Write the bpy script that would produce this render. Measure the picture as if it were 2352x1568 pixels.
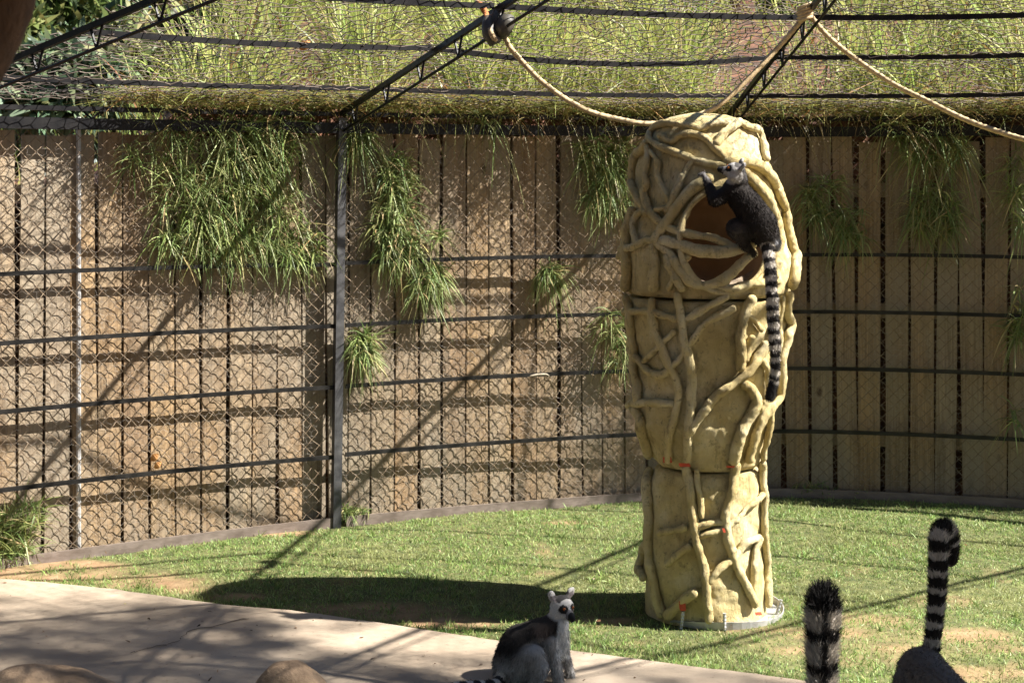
import bpy, math, random
import numpy as np
from mathutils import Vector, noise as mnoise

for o in list(bpy.data.objects):
    bpy.data.objects.remove(o)
random.seed(7)
RNG = np.random.default_rng(11)
scene = bpy.context.scene
COL = scene.collection

# ------------------------------------------------------------------ camera
F, U0, VH, EYE = 3600.0, 1176.0, 400.0, 2.0        # focal length, centre column, horizon row (2352 px wide picture), eye height
cam = bpy.data.objects.new('camera', bpy.data.cameras.new('camera'))
COL.objects.link(cam)
cam.location = (0, 0, EYE)
cam.rotation_euler = (math.radians(90), 0, 0)
cam.data.sensor_width = 36
cam.data.lens = 36 * F / 2352
cam.data.shift_y = -(784 - VH) / 2352
cam.data.clip_start = 0.05
cam.data.clip_end = 600
cam.data.dof.use_dof = True
cam.data.dof.focus_distance = 7.3
cam.data.dof.aperture_fstop = 6.3
scene.camera = cam

# ------------------------------------------------------------------ daylight
SUN_EL = math.radians(45.8)
SAZ = Vector((0.988, -0.145, 0)).normalized()
world = bpy.data.worlds.new('World')
scene.world = world
world.use_nodes = True
wn = world.node_tree.nodes
sky = wn.new('ShaderNodeTexSky')
sky.sky_type = 'NISHITA'
sky.sun_disc = False
sky.sun_elevation = SUN_EL
sky.sun_rotation = math.atan2(SAZ.x, SAZ.y)
sky.altitude = 1700
sky.air_density = 0.8
sky.dust_density = 0.6
world.node_tree.links.new(sky.outputs[0], wn['Background'].inputs[0])
wn['Background'].inputs[1].default_value = 0.05
sun = bpy.data.objects.new('sun', bpy.data.lights.new('sun', 'SUN'))
COL.objects.link(sun)
SUNV = Vector((SAZ.x * math.cos(SUN_EL), SAZ.y * math.cos(SUN_EL), math.sin(SUN_EL)))
sun.rotation_euler = SUNV.to_track_quat('Z', 'Y').to_euler()
sun.location = SUNV * 60
sun.data.energy = 5.0
sun.data.angle = math.radians(0.6)
sun.data.color = (1.0, 0.95, 0.88)
scene.view_settings.view_transform = 'Standard'
scene.view_settings.look = 'None'
scene.view_settings.exposure = 1.9
scene.view_settings.gamma = 1.0
scene.view_settings.use_curve_mapping = False
scene.cycles.use_denoising = True
scene.cycles.diffuse_bounces = 2

# ------------------------------------------------------------------ helpers
def to3(u, v, d):
    return Vector(((u - U0) / F * d, d, EYE - (v - VH) / F * d))

def mesh(name, verts, faces, mats, smooth=False, cols=None, fmat=None):
    me = bpy.data.meshes.new(name)
    me.from_pydata([tuple(map(float, v)) for v in verts], [], faces)
    for m in (mats if isinstance(mats, (list, tuple)) else [mats]):
        me.materials.append(m)
    if smooth:
        me.polygons.foreach_set('use_smooth', [True] * len(me.polygons))
    if fmat is not None:
        me.polygons.foreach_set('material_index', fmat)
    if cols is not None:
        a = me.color_attributes.new('Col', 'FLOAT_COLOR', 'POINT')
        c = np.ones((len(verts), 4), np.float32)
        c[:, :3] = cols
        a.data.foreach_set('color', c.ravel())
    me.update()
    return me

def wloc(o):
    l = Vector(o.location)
    while o.parent:
        o = o.parent
        l += Vector(o.location)
    return l

def link(name, me, parent=None, loc=None, **props):
    """One mesh object. Vertices come in world space and are moved to the object's own origin."""
    o = bpy.data.objects.new(name, me)
    COL.objects.link(o)
    if loc is None:
        n = len(me.vertices)
        co = np.empty(n * 3, np.float32)
        me.vertices.foreach_get('co', co)
        co = co.reshape(-1, 3)
        loc = Vector(((co[:, 0].min() + co[:, 0].max()) / 2, (co[:, 1].min() + co[:, 1].max()) / 2, co[:, 2].min())) if n else Vector((0, 0, 0))
        loc = Vector([round(float(a), 4) for a in loc])
        co -= np.array(loc, np.float32)
        me.vertices.foreach_set('co', co.ravel())
        me.update()
    o.parent = parent
    o.location = Vector(loc) - (wloc(parent) if parent else Vector((0, 0, 0)))
    for k, v in props.items():
        o[k] = v
    return o

def thing(name, label, cat, loc, group=None):
    o = bpy.data.objects.new(name, None)
    COL.objects.link(o)
    o.empty_display_size = 0.1
    o.location = loc
    o['label'] = label
    o['category'] = cat
    if group:
        o['group'] = group
    return o

def nz(p, s=1.0, off=0.0):
    return mnoise.noise(Vector((p[0] * s + off, p[1] * s + off * .7, p[2] * s - off)))

def catmull(pts, n):
    pts = [Vector(p) for p in pts]
    if len(pts) == 2:
        return [pts[0].lerp(pts[1], i / (n - 1)) for i in range(n)]
    P = [pts[0] * 2 - pts[1]] + pts + [pts[-1] * 2 - pts[-2]]
    seg = len(pts) - 1
    out = []
    for i in range(n):
        t = i / (n - 1) * seg
        k = min(int(t), seg - 1)
        t -= k
        a, b, c, d = P[k], P[k + 1], P[k + 2], P[k + 3]
        out.append(0.5 * ((2 * b) + (c - a) * t + (2 * a - 5 * b + 4 * c - d) * t * t + (3 * b - a - 3 * c + d) * t ** 3))
    return out

def tube(pts, rad, sides=8, cap=True, rough=0.0, rs=20.0, lobes=0, twist=0.0, dome=False, off=0.0):
    """verts, faces of a tube along pts; rad a number or list."""
    pts = [Vector(p) for p in pts]
    n = len(pts)
    R = [rad] * n if not hasattr(rad, '__len__') else list(rad)
    if dome:                                             # rounded ends
        a0 = (pts[0] - pts[1]).normalized(); a1 = (pts[-1] - pts[-2]).normalized()
        pts = [pts[0] + a0 * R[0] * .75, pts[0] + a0 * R[0] * .45] + pts + [pts[-1] + a1 * R[-1] * .45, pts[-1] + a1 * R[-1] * .75]
        R = [R[0] * .35, R[0] * .8] + R + [R[-1] * .8, R[-1] * .35]
        n += 4
    V, Fc = [], []
    t = (pts[1] - pts[0]).normalized()
    up = Vector((0, 0, 1)) if abs(t.z) < .9 else Vector((1, 0, 0))
    nrm = t.cross(up).normalized()
    s = 0
    for i, p in enumerate(pts):
        t2 = (pts[min(i + 1, n - 1)] - pts[max(i - 1, 0)]).normalized()
        nrm = (nrm - t2 * nrm.dot(t2)).normalized()
        bn = t2.cross(nrm)
        if i:
            s += (p - pts[i - 1]).length
        for k in range(sides):
            a = 2 * math.pi * k / sides
            r = R[i]
            if lobes:
                r *= 1 + .13 * math.cos(lobes * a + twist * s)
            q = p + (nrm * math.cos(a) + bn * math.sin(a)) * r
            if rough:
                q += (q - p).normalized() * (nz(q, rs, off) * .65 + nz(q, rs * 3, off) * .35) * rough
            V.append(q)
    for i in range(n - 1):
        for k in range(sides):
            k2 = (k + 1) % sides
            Fc.append((i * sides + k, i * sides + k2, (i + 1) * sides + k2, (i + 1) * sides + k))
    if cap:
        Fc.append(tuple(range(sides - 1, -1, -1)))
        Fc.append(tuple((n - 1) * sides + k for k in range(sides)))
    return V, Fc

def merge(*vf):
    V, Fc = [], []
    for v, f in vf:
        b = len(V)
        V.extend(v)
        Fc.extend([tuple(i + b for i in q) for q in f])
    return V, Fc

def box(c, ax, ay, az, bev=0.0):
    """box centred at c with half-axis vectors"""
    c = Vector(c)
    V = [c + ax * i + ay * j + az * k for k in (-1, 1) for j in (-1, 1) for i in (-1, 1)]
    return V, [(0, 2, 3, 1), (4, 5, 7, 6), (0, 1, 5, 4), (2, 6, 7, 3), (0, 4, 6, 2), (1, 3, 7, 5)]

def bar(a, b, w, h, up=Vector((0, 0, 1))):
    a, b = Vector(a), Vector(b)
    t = (b - a)
    L = t.length
    t.normalize()
    s = t.cross(up).normalized()
    return box((a + b) / 2, t * L / 2, s * w / 2, s.cross(t) * h / 2)

def sweep_rect(pts, w, h, side):
    """rectangular section along pts; side(i) gives the horizontal side vector"""
    V, Fc = [], []
    for i, p in enumerate(pts):
        s = side(i)
        for (a, b) in ((-1, -1), (1, -1), (1, 1), (-1, 1)):
            V.append(Vector(p) + s * a * w / 2 + Vector((0, 0, b * h / 2)))
    for i in range(len(pts) - 1):
        for k in range(4):
            Fc.append((i * 4 + k, i * 4 + (k + 1) % 4, i * 4 + 4 + (k + 1) % 4, i * 4 + 4 + k))
    Fc.append((3, 2, 1, 0))
    e = (len(pts) - 1) * 4
    Fc.append((e, e + 1, e + 2, e + 3))
    return V, Fc

def segs_mesh(name, A, B, r, mat):
    """many thin three-sided wires from A[i] to B[i] (numpy), as one mesh"""
    A, B = np.asarray(A, np.float64), np.asarray(B, np.float64)
    T = B - A
    T /= np.linalg.norm(T, axis=1)[:, None] + 1e-12
    ref = np.tile(np.array([[.31, -.2, .93]]), (len(A), 1))
    ref[np.abs((T * ref).sum(1)) > .95] = (1, 0, 0)
    N = np.cross(T, ref); N /= np.linalg.norm(N, axis=1)[:, None]
    Bn = np.cross(T, N)
    V = []
    for P in (A, B):
        for k in range(3):
            a = 2 * math.pi * k / 3
            V.append(P + (N * math.cos(a) + Bn * math.sin(a)) * r)
    V = np.stack(V, 1).reshape(-1, 3)
    n = len(A)
    b = (np.arange(n) * 6)[:, None]
    Q = np.concatenate([b + np.array([[k, (k + 1) % 3, 3 + (k + 1) % 3, 3 + k]]) for k in range(3)], 0)
    me = bpy.data.meshes.new(name)
    fast_mesh(me, V, Q, 4)
    me.materials.append(mat)
    return me

def fast_mesh(me, V, Q, k, tri=None):
    """quads/tris from numpy arrays"""
    polys = [Q] if tri is None else [Q, tri]
    nl = sum(q.size for q in polys)
    npoly = sum(len(q) for q in polys)
    me.vertices.add(len(V)); me.loops.add(nl); me.polygons.add(npoly)
    me.vertices.foreach_set('co', np.ascontiguousarray(V, np.float32).ravel())
    me.loops.foreach_set('vertex_index', np.concatenate([q.ravel() for q in polys]).astype(np.int32))
    st, off = [], 0
    for q in polys:
        st.append(off + np.arange(len(q)) * q.shape[1]); off += q.size
    me.polygons.foreach_set('loop_start', np.concatenate(st).astype(np.int32))
    me.update(calc_edges=True)
    me.validate()

def setcols(me, cols):
    a = me.color_attributes.new('Col', 'FLOAT_COLOR', 'POINT')
    c = np.ones((len(me.vertices), 4), np.float32)
    c[:, :3] = cols
    a.data.foreach_set('color', c.ravel())

def blades(name, base, d, L, W, g, cols, mat, K=4, side=None, fold=0.0):
    """grass blades: base (N,3), direction d (N,3), length, width, gravity droop, colour (N,3)"""
    N = len(base)
    d = d / np.linalg.norm(d, axis=1)[:, None]
    if side is None:
        ang = RNG.uniform(0, 2 * math.pi, N)
        side = np.stack([np.cos(ang), np.sin(ang), RNG.normal(0, .15, N)], 1)
    side = side - d * (side * d).sum(1)[:, None]
    side /= np.linalg.norm(side, axis=1)[:, None] + 1e-9
    rows = []
    for i in range(K + 1):
        t = i / K
        p = base + d * (L * t)[:, None]
        p[:, 2] -= g * L * t * t
        # keep the length when drooping
        if i == K:
            rows.append(p[:, None, :])
        else:
            w = W * (1 - t ** 1.6) * (0.75 + 0.5 * min(t * 3, 1) * .5)
            rows.append(np.stack([p - side * w[:, None] / 2, p + side * w[:, None] / 2], 1))
    V = np.concatenate(rows, 1)
    nv = 2 * K + 1
    b = (np.arange(N) * nv)[:, None]
    Q = np.concatenate([b + np.array([[2 * i, 2 * i + 1, 2 * i + 3, 2 * i + 2]]) for i in range(K - 1)], 0)
    T = b + np.array([[2 * K - 2, 2 * K - 1, 2 * K]])
    me = bpy.data.meshes.new(name)
    fast_mesh(me, V.reshape(-1, 3), Q, 4, T)
    setcols(me, np.repeat(cols, nv, 0))
    me.materials.append(mat)
    return me

# ------------------------------------------------------------------ materials
def newmat(name):
    m = bpy.data.materials.new(name)
    m.use_nodes = True
    nt = m.node_tree
    return m, nt, nt.nodes['Principled BSDF']

def ramp(nt, fac, stops):
    r = nt.nodes.new('ShaderNodeValToRGB')
    e = r.color_ramp.elements
    while len(e) < len(stops):
        e.new(.5)
    for i, (p, c) in enumerate(stops):
        e[i].position = p
        e[i].color = (*c, 1)
    nt.links.new(fac, r.inputs[0])
    return r.outputs[0]

def noisen(nt, scale, detail=4, rough=.55, stretch=None, coord='pos', dist=0.0):
    tx = nt.nodes.new('ShaderNodeTexNoise')
    tx.inputs['Scale'].default_value = scale
    tx.inputs['Detail'].default_value = detail
    tx.inputs['Roughness'].default_value = rough
    tx.inputs['Distortion'].default_value = dist
    if coord == 'pos':
        src = nt.nodes.new('ShaderNodeNewGeometry').outputs['Position']
    else:
        src = nt.nodes.new('ShaderNodeTexCoord').outputs['Object']
    if stretch:
        mp = nt.nodes.new('ShaderNodeMapping')
        mp.inputs['Scale'].default_value = stretch
        nt.links.new(src, mp.inputs[0])
        src = mp.outputs[0]
    nt.links.new(src, tx.inputs['Vector'])
    return tx.outputs['Fac']

def mixc(nt, fac, a, b, mode='MIX'):
    m = nt.nodes.new('ShaderNodeMix')
    m.data_type = 'RGBA'
    m.blend_type = mode
    for s, v in ((m.inputs[0], fac), (m.inputs[6], a), (m.inputs[7], b)):
        if hasattr(v, 'is_linked') or hasattr(v, 'links'):
            nt.links.new(v, s)
        elif isinstance(v, (int, float)):
            s.default_value = v
        else:
            s.default_value = (*v, 1)
    return m.outputs[2]

def bump(nt, bs, h, strength, dist=.01):
    b = nt.nodes.new('ShaderNodeBump')
    b.inputs['Strength'].default_value = strength
    b.inputs['Distance'].default_value = dist
    nt.links.new(h, b.inputs['Height'])
    nt.links.new(b.outputs[0], bs.inputs['Normal'])

def simple(name, c1, c2, scale=8, rough=.8, metal=0.0, bumpv=.3, bd=.006, stretch=None, lo=.35, hi=.65):
    m, nt, bs = newmat(name)
    f = noisen(nt, scale, 6, .6, stretch)
    nt.links.new(ramp(nt, f, [(lo, c1), (hi, c2)]), bs.inputs['Base Color'])
    bs.inputs['Roughness'].default_value = rough
    bs.inputs['Metallic'].default_value = metal
    if bumpv:
        bump(nt, bs, noisen(nt, scale * 5, 5, .6, stretch), bumpv, bd)
    return m

# weathered planks: grain runs up the plank, each plank its own tint
def wood_mat():
    m, nt, bs = newmat('weathered_plank_wood')
    oi = nt.nodes.new('ShaderNodeObjectInfo')
    tint = ramp(nt, oi.outputs['Random'], [(0, (.385, .265, .145)), (.2, (.29, .2, .12)), (.4, (.43, .315, .19)), (.58, (.30, .25, .19)), (.75, (.36, .235, .125)), (.9, (.26, .205, .14)), (1, (.39, .30, .195))])
    grain = noisen(nt, 6, 9, .7, (26, 26, .55), 'pos', .4)
    g = ramp(nt, grain, [(.3, (.55, .5, .46)), (.48, (.95, .95, .95)), (.7, (1.18, 1.16, 1.12))])
    c = mixc(nt, 1.0, tint, g, 'MULTIPLY')
    g2 = noisen(nt, 6, 7, .65, (7, 7, .22), 'pos', .3)
    c = mixc(nt, 1.0, c, ramp(nt, g2, [(.33, (.6, .55, .5)), (.5, (1, 1, 1)), (.68, (1.25, 1.22, 1.18))]), 'MULTIPLY')
    grey = noisen(nt, 2.2, 6, .65, (1.6, 1.6, .5))
    c = mixc(nt, ramp(nt, grey, [(.42, (0, 0, 0)), (.62, (.75, .75, .75))]), c, (.31, .265, .2))
    st = noisen(nt, 4.5, 8, .72, (1.5, 1.5, .3))
    c = mixc(nt, ramp(nt, st, [(.56, (0, 0, 0)), (.72, (.65, .65, .65))]), c, (.13, .085, .05))
    vo = nt.nodes.new('ShaderNodeTexVoronoi')
    vo.inputs['Scale'].default_value = 3.4
    mp = nt.nodes.new('ShaderNodeMapping'); mp.inputs['Scale'].default_value = (1, 1, .62)
    nt.links.new(nt.nodes.new('ShaderNodeNewGeometry').outputs['Position'], mp.inputs[0])
    nt.links.new(mp.outputs[0], vo.inputs['Vector'])
    c = mixc(nt, ramp(nt, vo.outputs['Distance'], [(.035, (.85, .85, .85)), (.085, (0, 0, 0))]), c, (.075, .04, .022))
    c = mixc(nt, 1.0, c, (.86, .85, .82), 'MULTIPLY')
    nt.links.new(c, bs.inputs['Base Color'])
    bs.inputs['Roughness'].default_value = .85
    bump(nt, bs, grain, .5, .004)
    return m
M_WOOD = wood_mat()
M_STEEL = simple('black_painted_steel', (.006, .006, .007), (.018, .017, .017), 14, .45, .1, .15)
M_RAIL = simple('worn_rail_steel', (.010, .0095, .009), (.032, .03, .028), 7, .42, .3, .15)
for m_ in (M_STEEL, M_RAIL):
    m_.node_tree.nodes['Principled BSDF'].inputs['Specular IOR Level'].default_value = .18
M_POST = simple('grey_weathered_steel', (.045, .045, .05), (.10, .098, .098), 9, .5, .4, .15)
M_KICK = simple('rusty_grey_plate', (.12, .09, .07), (.22, .175, .145), 5, .7, .1, .3, stretch=(1, 1, 3))
M_WIRE = simple('rusty_fence_wire', (.15, .10, .06), (.30, .23, .15), 30, .55, .35, 0)
M_HEX = simple('dull_galvanised_wire', (.2, .16, .12), (.42, .38, .33), 25, .5, .4, 0)
M_NET = simple('rust_brown_roof_wire', (.012, .008, .007), (.17, .13, .10), 3.0, .6, .2, 0)
M_ROPE = simple('tan_natural_rope', (.36, .26, .14), (.52, .4, .23), 40, .9, 0, .5, .003)
M_RUB = simple('dark_rubber_sleeve', (.035, .032, .025), (.075, .066, .05), 18, .55, 0, .2)
M_RAG = simple('orange_strap_cloth', (.45, .16, .05), (.58, .24, .09), 25, .85, 0, .3)
M_SOIL = simple('red_brown_soil', (.2, .105, .055), (.38, .235, .135), 6, .95, 0, .7, .012)
M_BANK = simple('bank_soil', (.035, .018, .011), (.17, .075, .042), 4, .95, 0, .7, .03)
M_ROCK = simple('brown_rock', (.2, .13, .075), (.42, .29, .18), 5, .9, 0, .7, .02)
M_LOG = simple('brown_log_bark', (.06, .035, .018), (.15, .09, .045), 14, .9, 0, .8, .01, stretch=(2, 2, .7))
M_GALV = simple('galvanised_plate', (.34, .34, .34), (.52, .51, .49), 12, .5, .3, .15)
M_RED = simple('red_paint', (.42, .05, .02), (.55, .08, .03), 60, .7, 0, 0)
M_CRACK = simple('dark_crack', (.05, .035, .025), (.09, .07, .05), 30, .95, 0, 0)
M_SACK = simple('hessian_weave', (.2, .15, .1), (.34, .27, .19), 60, .95, 0, .8, .004)
M_BARK = simple('red_brown_bark', (.07, .03, .02), (.2, .085, .05), 7, .9, 0, .7, .03, stretch=(2, 2, .5))
M_PALE = simple('pale_trunk', (.35, .29, .2), (.5, .42, .3), 7, .9, 0, .5, .02, stretch=(2, 2, .5))
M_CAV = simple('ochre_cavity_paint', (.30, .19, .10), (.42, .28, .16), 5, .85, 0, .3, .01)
M_LEAFDRY = simple('dry_orange_leaf', (.4, .17, .05), (.5, .26, .09), 40, .8, 0, 0)
M_STICK = simple('pale_stick', (.3, .25, .18), (.42, .36, .27), 40, .8, 0, .2)

def pillar_mat():
    m, nt, bs = newmat('ochre_sculpted_concrete')
    a = noisen(nt, 4.5, 7, .62)
    c = ramp(nt, a, [(.3, (.47, .345, .13)), (.5, (.67, .54, .25)), (.7, (.80, .70, .44))])
    d = noisen(nt, 13, 8, .7, (1, 1, .55))
    c = mixc(nt, ramp(nt, d, [(.56, (0, 0, 0)), (.7, (.7, .7, .7))]), c, (.19, .12, .045))
    e = noisen(nt, 38, 5, .7)
    c = mixc(nt, ramp(nt, e, [(.57, (0, 0, 0)), (.7, (.7, .7, .7))]), c, (.15, .105, .05))
    k = noisen(nt, 7, 8, .72, (2.6, 2.6, .35))
    c = mixc(nt, ramp(nt, k, [(.56, (0, 0, 0)), (.68, (.55, .55, .55))]), c, (.2, .14, .065))
    nt.links.new(c, bs.inputs['Base Color'])
    bs.inputs['Roughness'].default_value = .8
    bump(nt, bs, noisen(nt, 48, 9, .78, (1, 1, .5)), 1.0, .022)
    return m
M_PILLAR = pillar_mat()

def path_mat():
    m, nt, bs = newmat('beige_concrete')
    c = ramp(nt, noisen(nt, 1.3, 7, .6), [(.3, (.32, .25, .18)), (.55, (.41, .33, .245)), (.75, (.47, .385, .29))])
    c = mixc(nt, ramp(nt, noisen(nt, 6, 8, .7), [(.55, (0, 0, 0)), (.75, (.55, .55, .55))]), c, (.28, .2, .14))
    c = mixc(nt, ramp(nt, noisen(nt, 45, 3, .6), [(.66, (0, 0, 0)), (.74, (.7, .7, .7))]), c, (.13, .085, .06))
    nt.links.new(c, bs.inputs['Base Color'])
    bs.inputs['Roughness'].default_value = .75
    bump(nt, bs, noisen(nt, 30, 7, .7), .35, .006)
    return m
M_PATH = path_mat()

def blade_mat(name, trans=.35, rough=.45):
    m, nt, bs = newmat(name)
    at = nt.nodes.new('ShaderNodeAttribute')
    at.attribute_name = 'Col'
    n = noisen(nt, 9, 3, .6)
    c = mixc(nt, 1.0, at.outputs[0], ramp(nt, n, [(.3, (.8, .8, .8)), (.7, (1.15, 1.15, 1.1))]), 'MULTIPLY')
    nt.links.new(c, bs.inputs['Base Color'])
    bs.inputs['Roughness'].default_value = rough
    bs.inputs['Specular IOR Level'].default_value = .35
    tr = nt.nodes.new('ShaderNodeBsdfTranslucent')
    nt.links.new(c, tr.inputs[0])
    mx = nt.nodes.new('ShaderNodeMixShader')
    mx.inputs[0].default_value = trans
    nt.links.new(bs.outputs[0], mx.inputs[1])
    nt.links.new(tr.outputs[0], mx.inputs[2])
    nt.links.new(mx.outputs[0], nt.nodes['Material Output'].inputs[0])
    return m
M_BLADE = blade_mat('grass_blade')
M_LAWN = blade_mat('lawn_blade', .3, .5)
M_LEAF = blade_mat('tree_leaf', .3, .5)

def fur_mat(name, rough=.75):
    m, nt, bs = newmat(name)
    at = nt.nodes.new('ShaderNodeAttribute')
    at.attribute_name = 'Col'
    nt.links.new(at.outputs[0], bs.inputs['Base Color'])
    bs.inputs['Roughness'].default_value = rough
    bs.inputs['Specular IOR Level'].default_value = .2
    bs.inputs['Sheen Weight'].default_value = .04
    return m
M_FUR = fur_mat('lemur_fur')
M_EYE = simple('amber_eye', (.3, .085, .015), (.4, .12, .02), 90, .12, 0, 0)
M_PUPIL = simple('black_pupil', (.008, .008, .008), (.012, .012, .012), 90, .1, 0, 0)

def lawn_soil_mat():
    m, nt, bs = newmat('lawn_soil')
    at = nt.nodes.new('ShaderNodeAttribute')
    at.attribute_name = 'Col'
    soil = ramp(nt, noisen(nt, 9, 7, .65), [(.3, (.20, .11, .055)), (.5, (.31, .19, .10)), (.72, (.40, .27, .155))])
    turf = ramp(nt, noisen(nt, 14, 6, .6), [(.35, (.06, .075, .022)), (.65, (.15, .15, .05))])
    sep = nt.nodes.new('ShaderNodeSeparateColor')
    nt.links.new(at.outputs[0], sep.inputs[0])
    nt.links.new(mixc(nt, sep.outputs[0], turf, soil), bs.inputs['Base Color'])
    bs.inputs['Roughness'].default_value = .95
    bump(nt, bs, noisen(nt, 40, 7, .7), .7, .012)
    return m
M_LSOIL = lawn_soil_mat()

# ------------------------------------------------------------------ plan of the round cage wall
PLAN = [(-5.2, 4.6), (-4.55, 5.9), (-3.75, 7.0), (-2.6, 7.96), (-.97, 8.94), (.73, 9.6), (1.69, 9.75), (3.07, 9.43), (4.95, 8.8), (6.7, 7.5)]
_w = catmull([Vector((x, y, 0)) for x, y in PLAN], 1400)
WP = np.array([(p.x, p.y) for p in _w])
WS = np.concatenate([[0], np.cumsum(np.linalg.norm(np.diff(WP, axis=0), axis=1))])
WU = U0 + F * WP[:, 0] / WP[:, 1]
CEN = Vector((1.7, 4.25, 0))
def wp(s, off=0.0, z=0.0):
    """point on the wall line at arc length s, pushed outwards by off"""
    x = np.interp(s, WS, WP[:, 0]); y = np.interp(s, WS, WP[:, 1])
    t, n = wtn(s)
    return Vector((x, y, z)) + n * off
def wtn(s):
    a = np.array([np.interp(s - .05, WS, WP[:, i]) for i in (0, 1)])
    b = np.array([np.interp(s + .05, WS, WP[:, i]) for i in (0, 1)])
    t = Vector((*(b - a), 0)).normalized()
    return t, Vector((-t.y, t.x, 0))
def s_of(u):
    return float(np.interp(u, WU, WS))
def z_of(u, v):
    s = s_of(u)
    d = float(np.interp(s, WS, WP[:, 1]))
    return EYE - (v - VH) / F * d
EAVE = 2.345
APEX = Vector((1.7, 4.25, 3.6))
POST_S = [s_of(784) - 4.75, s_of(784) - 2.35, s_of(784), s_of(1668), s_of(2600), s_of(2600) + 2.3]

# ------------------------------------------------------------------ ground, bank, path
g = 160
link('ground', mesh('ground', [(-g, -g, -.02), (g, -g, -.02), (g, g, -.02), (-g, g, -.02)], [(0, 1, 2, 3)], M_SOIL), kind='structure')

PATH_EDGE = catmull([to3(u, v, F * EYE / (v - VH)) for u, v in
                     ((-900, 1310), (-300, 1318), (0, 1340), (240, 1362), (480, 1396), (700, 1418), (1000, 1462), (1160, 1486), (1400, 1518), (1600, 1545), (1800, 1570), (2100, 1625), (2600, 1780))], 90)
_ex = np.array([p.x for p in PATH_EDGE]); _ey = np.array([p.y for p in PATH_EDGE])
def path_y(x):
    return np.interp(x, _ex, _ey)
V, Fc = [], []
for i, p in enumerate(PATH_EDGE):
    jx = nz(p, 14) * .012
    V += [(p.x, p.y + jx, -.02), (p.x, p.y + jx, .018), (p.x, p.y + jx - .015, .03), (p.x, -6, .03)]
for i in range(len(PATH_EDGE) - 1):
    for k in range(3):
        Fc.append((i * 4 + k, i * 4 + k + 1, i * 4 + k + 5, i * 4 + k + 4))
path = link('path', mesh('path', V, [tuple(reversed(f)) for f in Fc], M_PATH), kind='structure')
# the crack across the slab: a thin dark groove strip
cp = catmull([to3(u, v, F * (EYE - .035) / (v - VH)) for u, v in ((300, 1500), (340, 1486), (390, 1476), (420, 1462), (438, 1445), (480, 1438), (530, 1425), (570, 1418))], 40)
V, Fc = [], []
for i, p in enumerate(cp):
    w = .004 + .006 * abs(nz(p, 9))
    j = Vector((nz(p, 25) * .02, nz(p, 25, 5) * .03, 0))
    V += [(p.x + j.x, p.y + j.y - w, .0345), (p.x + j.x, p.y + j.y + w, .0345)]
    if i:
        Fc.append((2 * i - 2, 2 * i - 1, 2 * i + 1, 2 * i))
link('crack', mesh('crack', V, [tuple(reversed(f)) for f in Fc], M_CRACK), path, kind='stuff')

# dirt mask for the lawn (world x, y in metres): ellipses traced from the picture plus noise
DIRT = []
for (u, v, ru, dv, k) in ((110, 1310, 190, 26, 1.0), (425, 1345, 80, 18, .8), (300, 1330, 120, 22, .45), (545, 1368, 60, 9, .8), (1040, 1432, 110, 12, .9), (820, 1405, 260, 25, .45), (1370, 1425, 80, 10, .8),
                          (1900, 1455, 110, 14, .5), (1990, 1420, 120, 14, .4), (2230, 1545, 150, 18, .55), (2050, 1520, 150, 14, .4), (1860, 1490, 90, 12, .7), (2230, 1460, 110, 18, .6), (2160, 1380, 80, 14, .45), (1740, 1445, 90, 8, .7),
                          (2300, 1490, 120, 12, .45), (650, 1225, 80, 7, .8), (1310, 1200, 70, 3, .7), (130, 1265, 90, 14, .6), (2000, 1470, 300, 45, .2)):
    d = F * EYE / (v - VH)
    DIRT.append(((u - U0) / F * d, d, ru / F * d, d - F * EYE / (v + dv - VH), k))
def dirt_at(x, y):
    m = np.zeros_like(x)
    for (cx, cy, rx, ry, k) in DIRT:
        e = ((x - cx) / rx) ** 2 + ((y - cy) / max(ry, .05)) ** 2
        m = np.maximum(m, k * np.clip(1.6 - 1.1 * e, 0, 1))
    n = np.array([mnoise.noise(Vector((a * 3.1, b * 3.1, 0))) + .6 * mnoise.noise(Vector((a * 9, b * 9, 4))) for a, b in zip(x, y)])
    return np.clip(m * (1 + .9 * n) + np.clip(n - .48, 0, 1) * 1.1, 0, 1)

nx, ny = 210, 130
gx = np.linspace(-4.2, 5.2, nx); gy = np.linspace(3.2, 10.0, ny)
GX, GY = np.meshgrid(gx, gy)
DM = dirt_at(GX.ravel(), GY.ravel()).reshape(ny, nx)
ZG = np.array([mnoise.noise(Vector((a * 1.7, b * 1.7, 2))) * .012 + mnoise.noise(Vector((a * 7, b * 7, 1))) * .005 for a, b in zip(GX.ravel(), GY.ravel())])
ZG = ZG - .004
V = np.stack([GX.ravel(), GY.ravel(), ZG], 1)
idx = np.arange(nx * ny).reshape(ny, nx)
Q = np.stack([idx[:-1, :-1], idx[:-1, 1:], idx[1:, 1:], idx[1:, :-1]], -1).reshape(-1, 4)
me = bpy.data.meshes.new('lawn'); fast_mesh(me, V, Q, 4); setcols(me, np.repeat(DM.reshape(-1, 1), 3, 1)); me.materials.append(M_LSOIL)
link('lawn', me, kind='structure')

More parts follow.
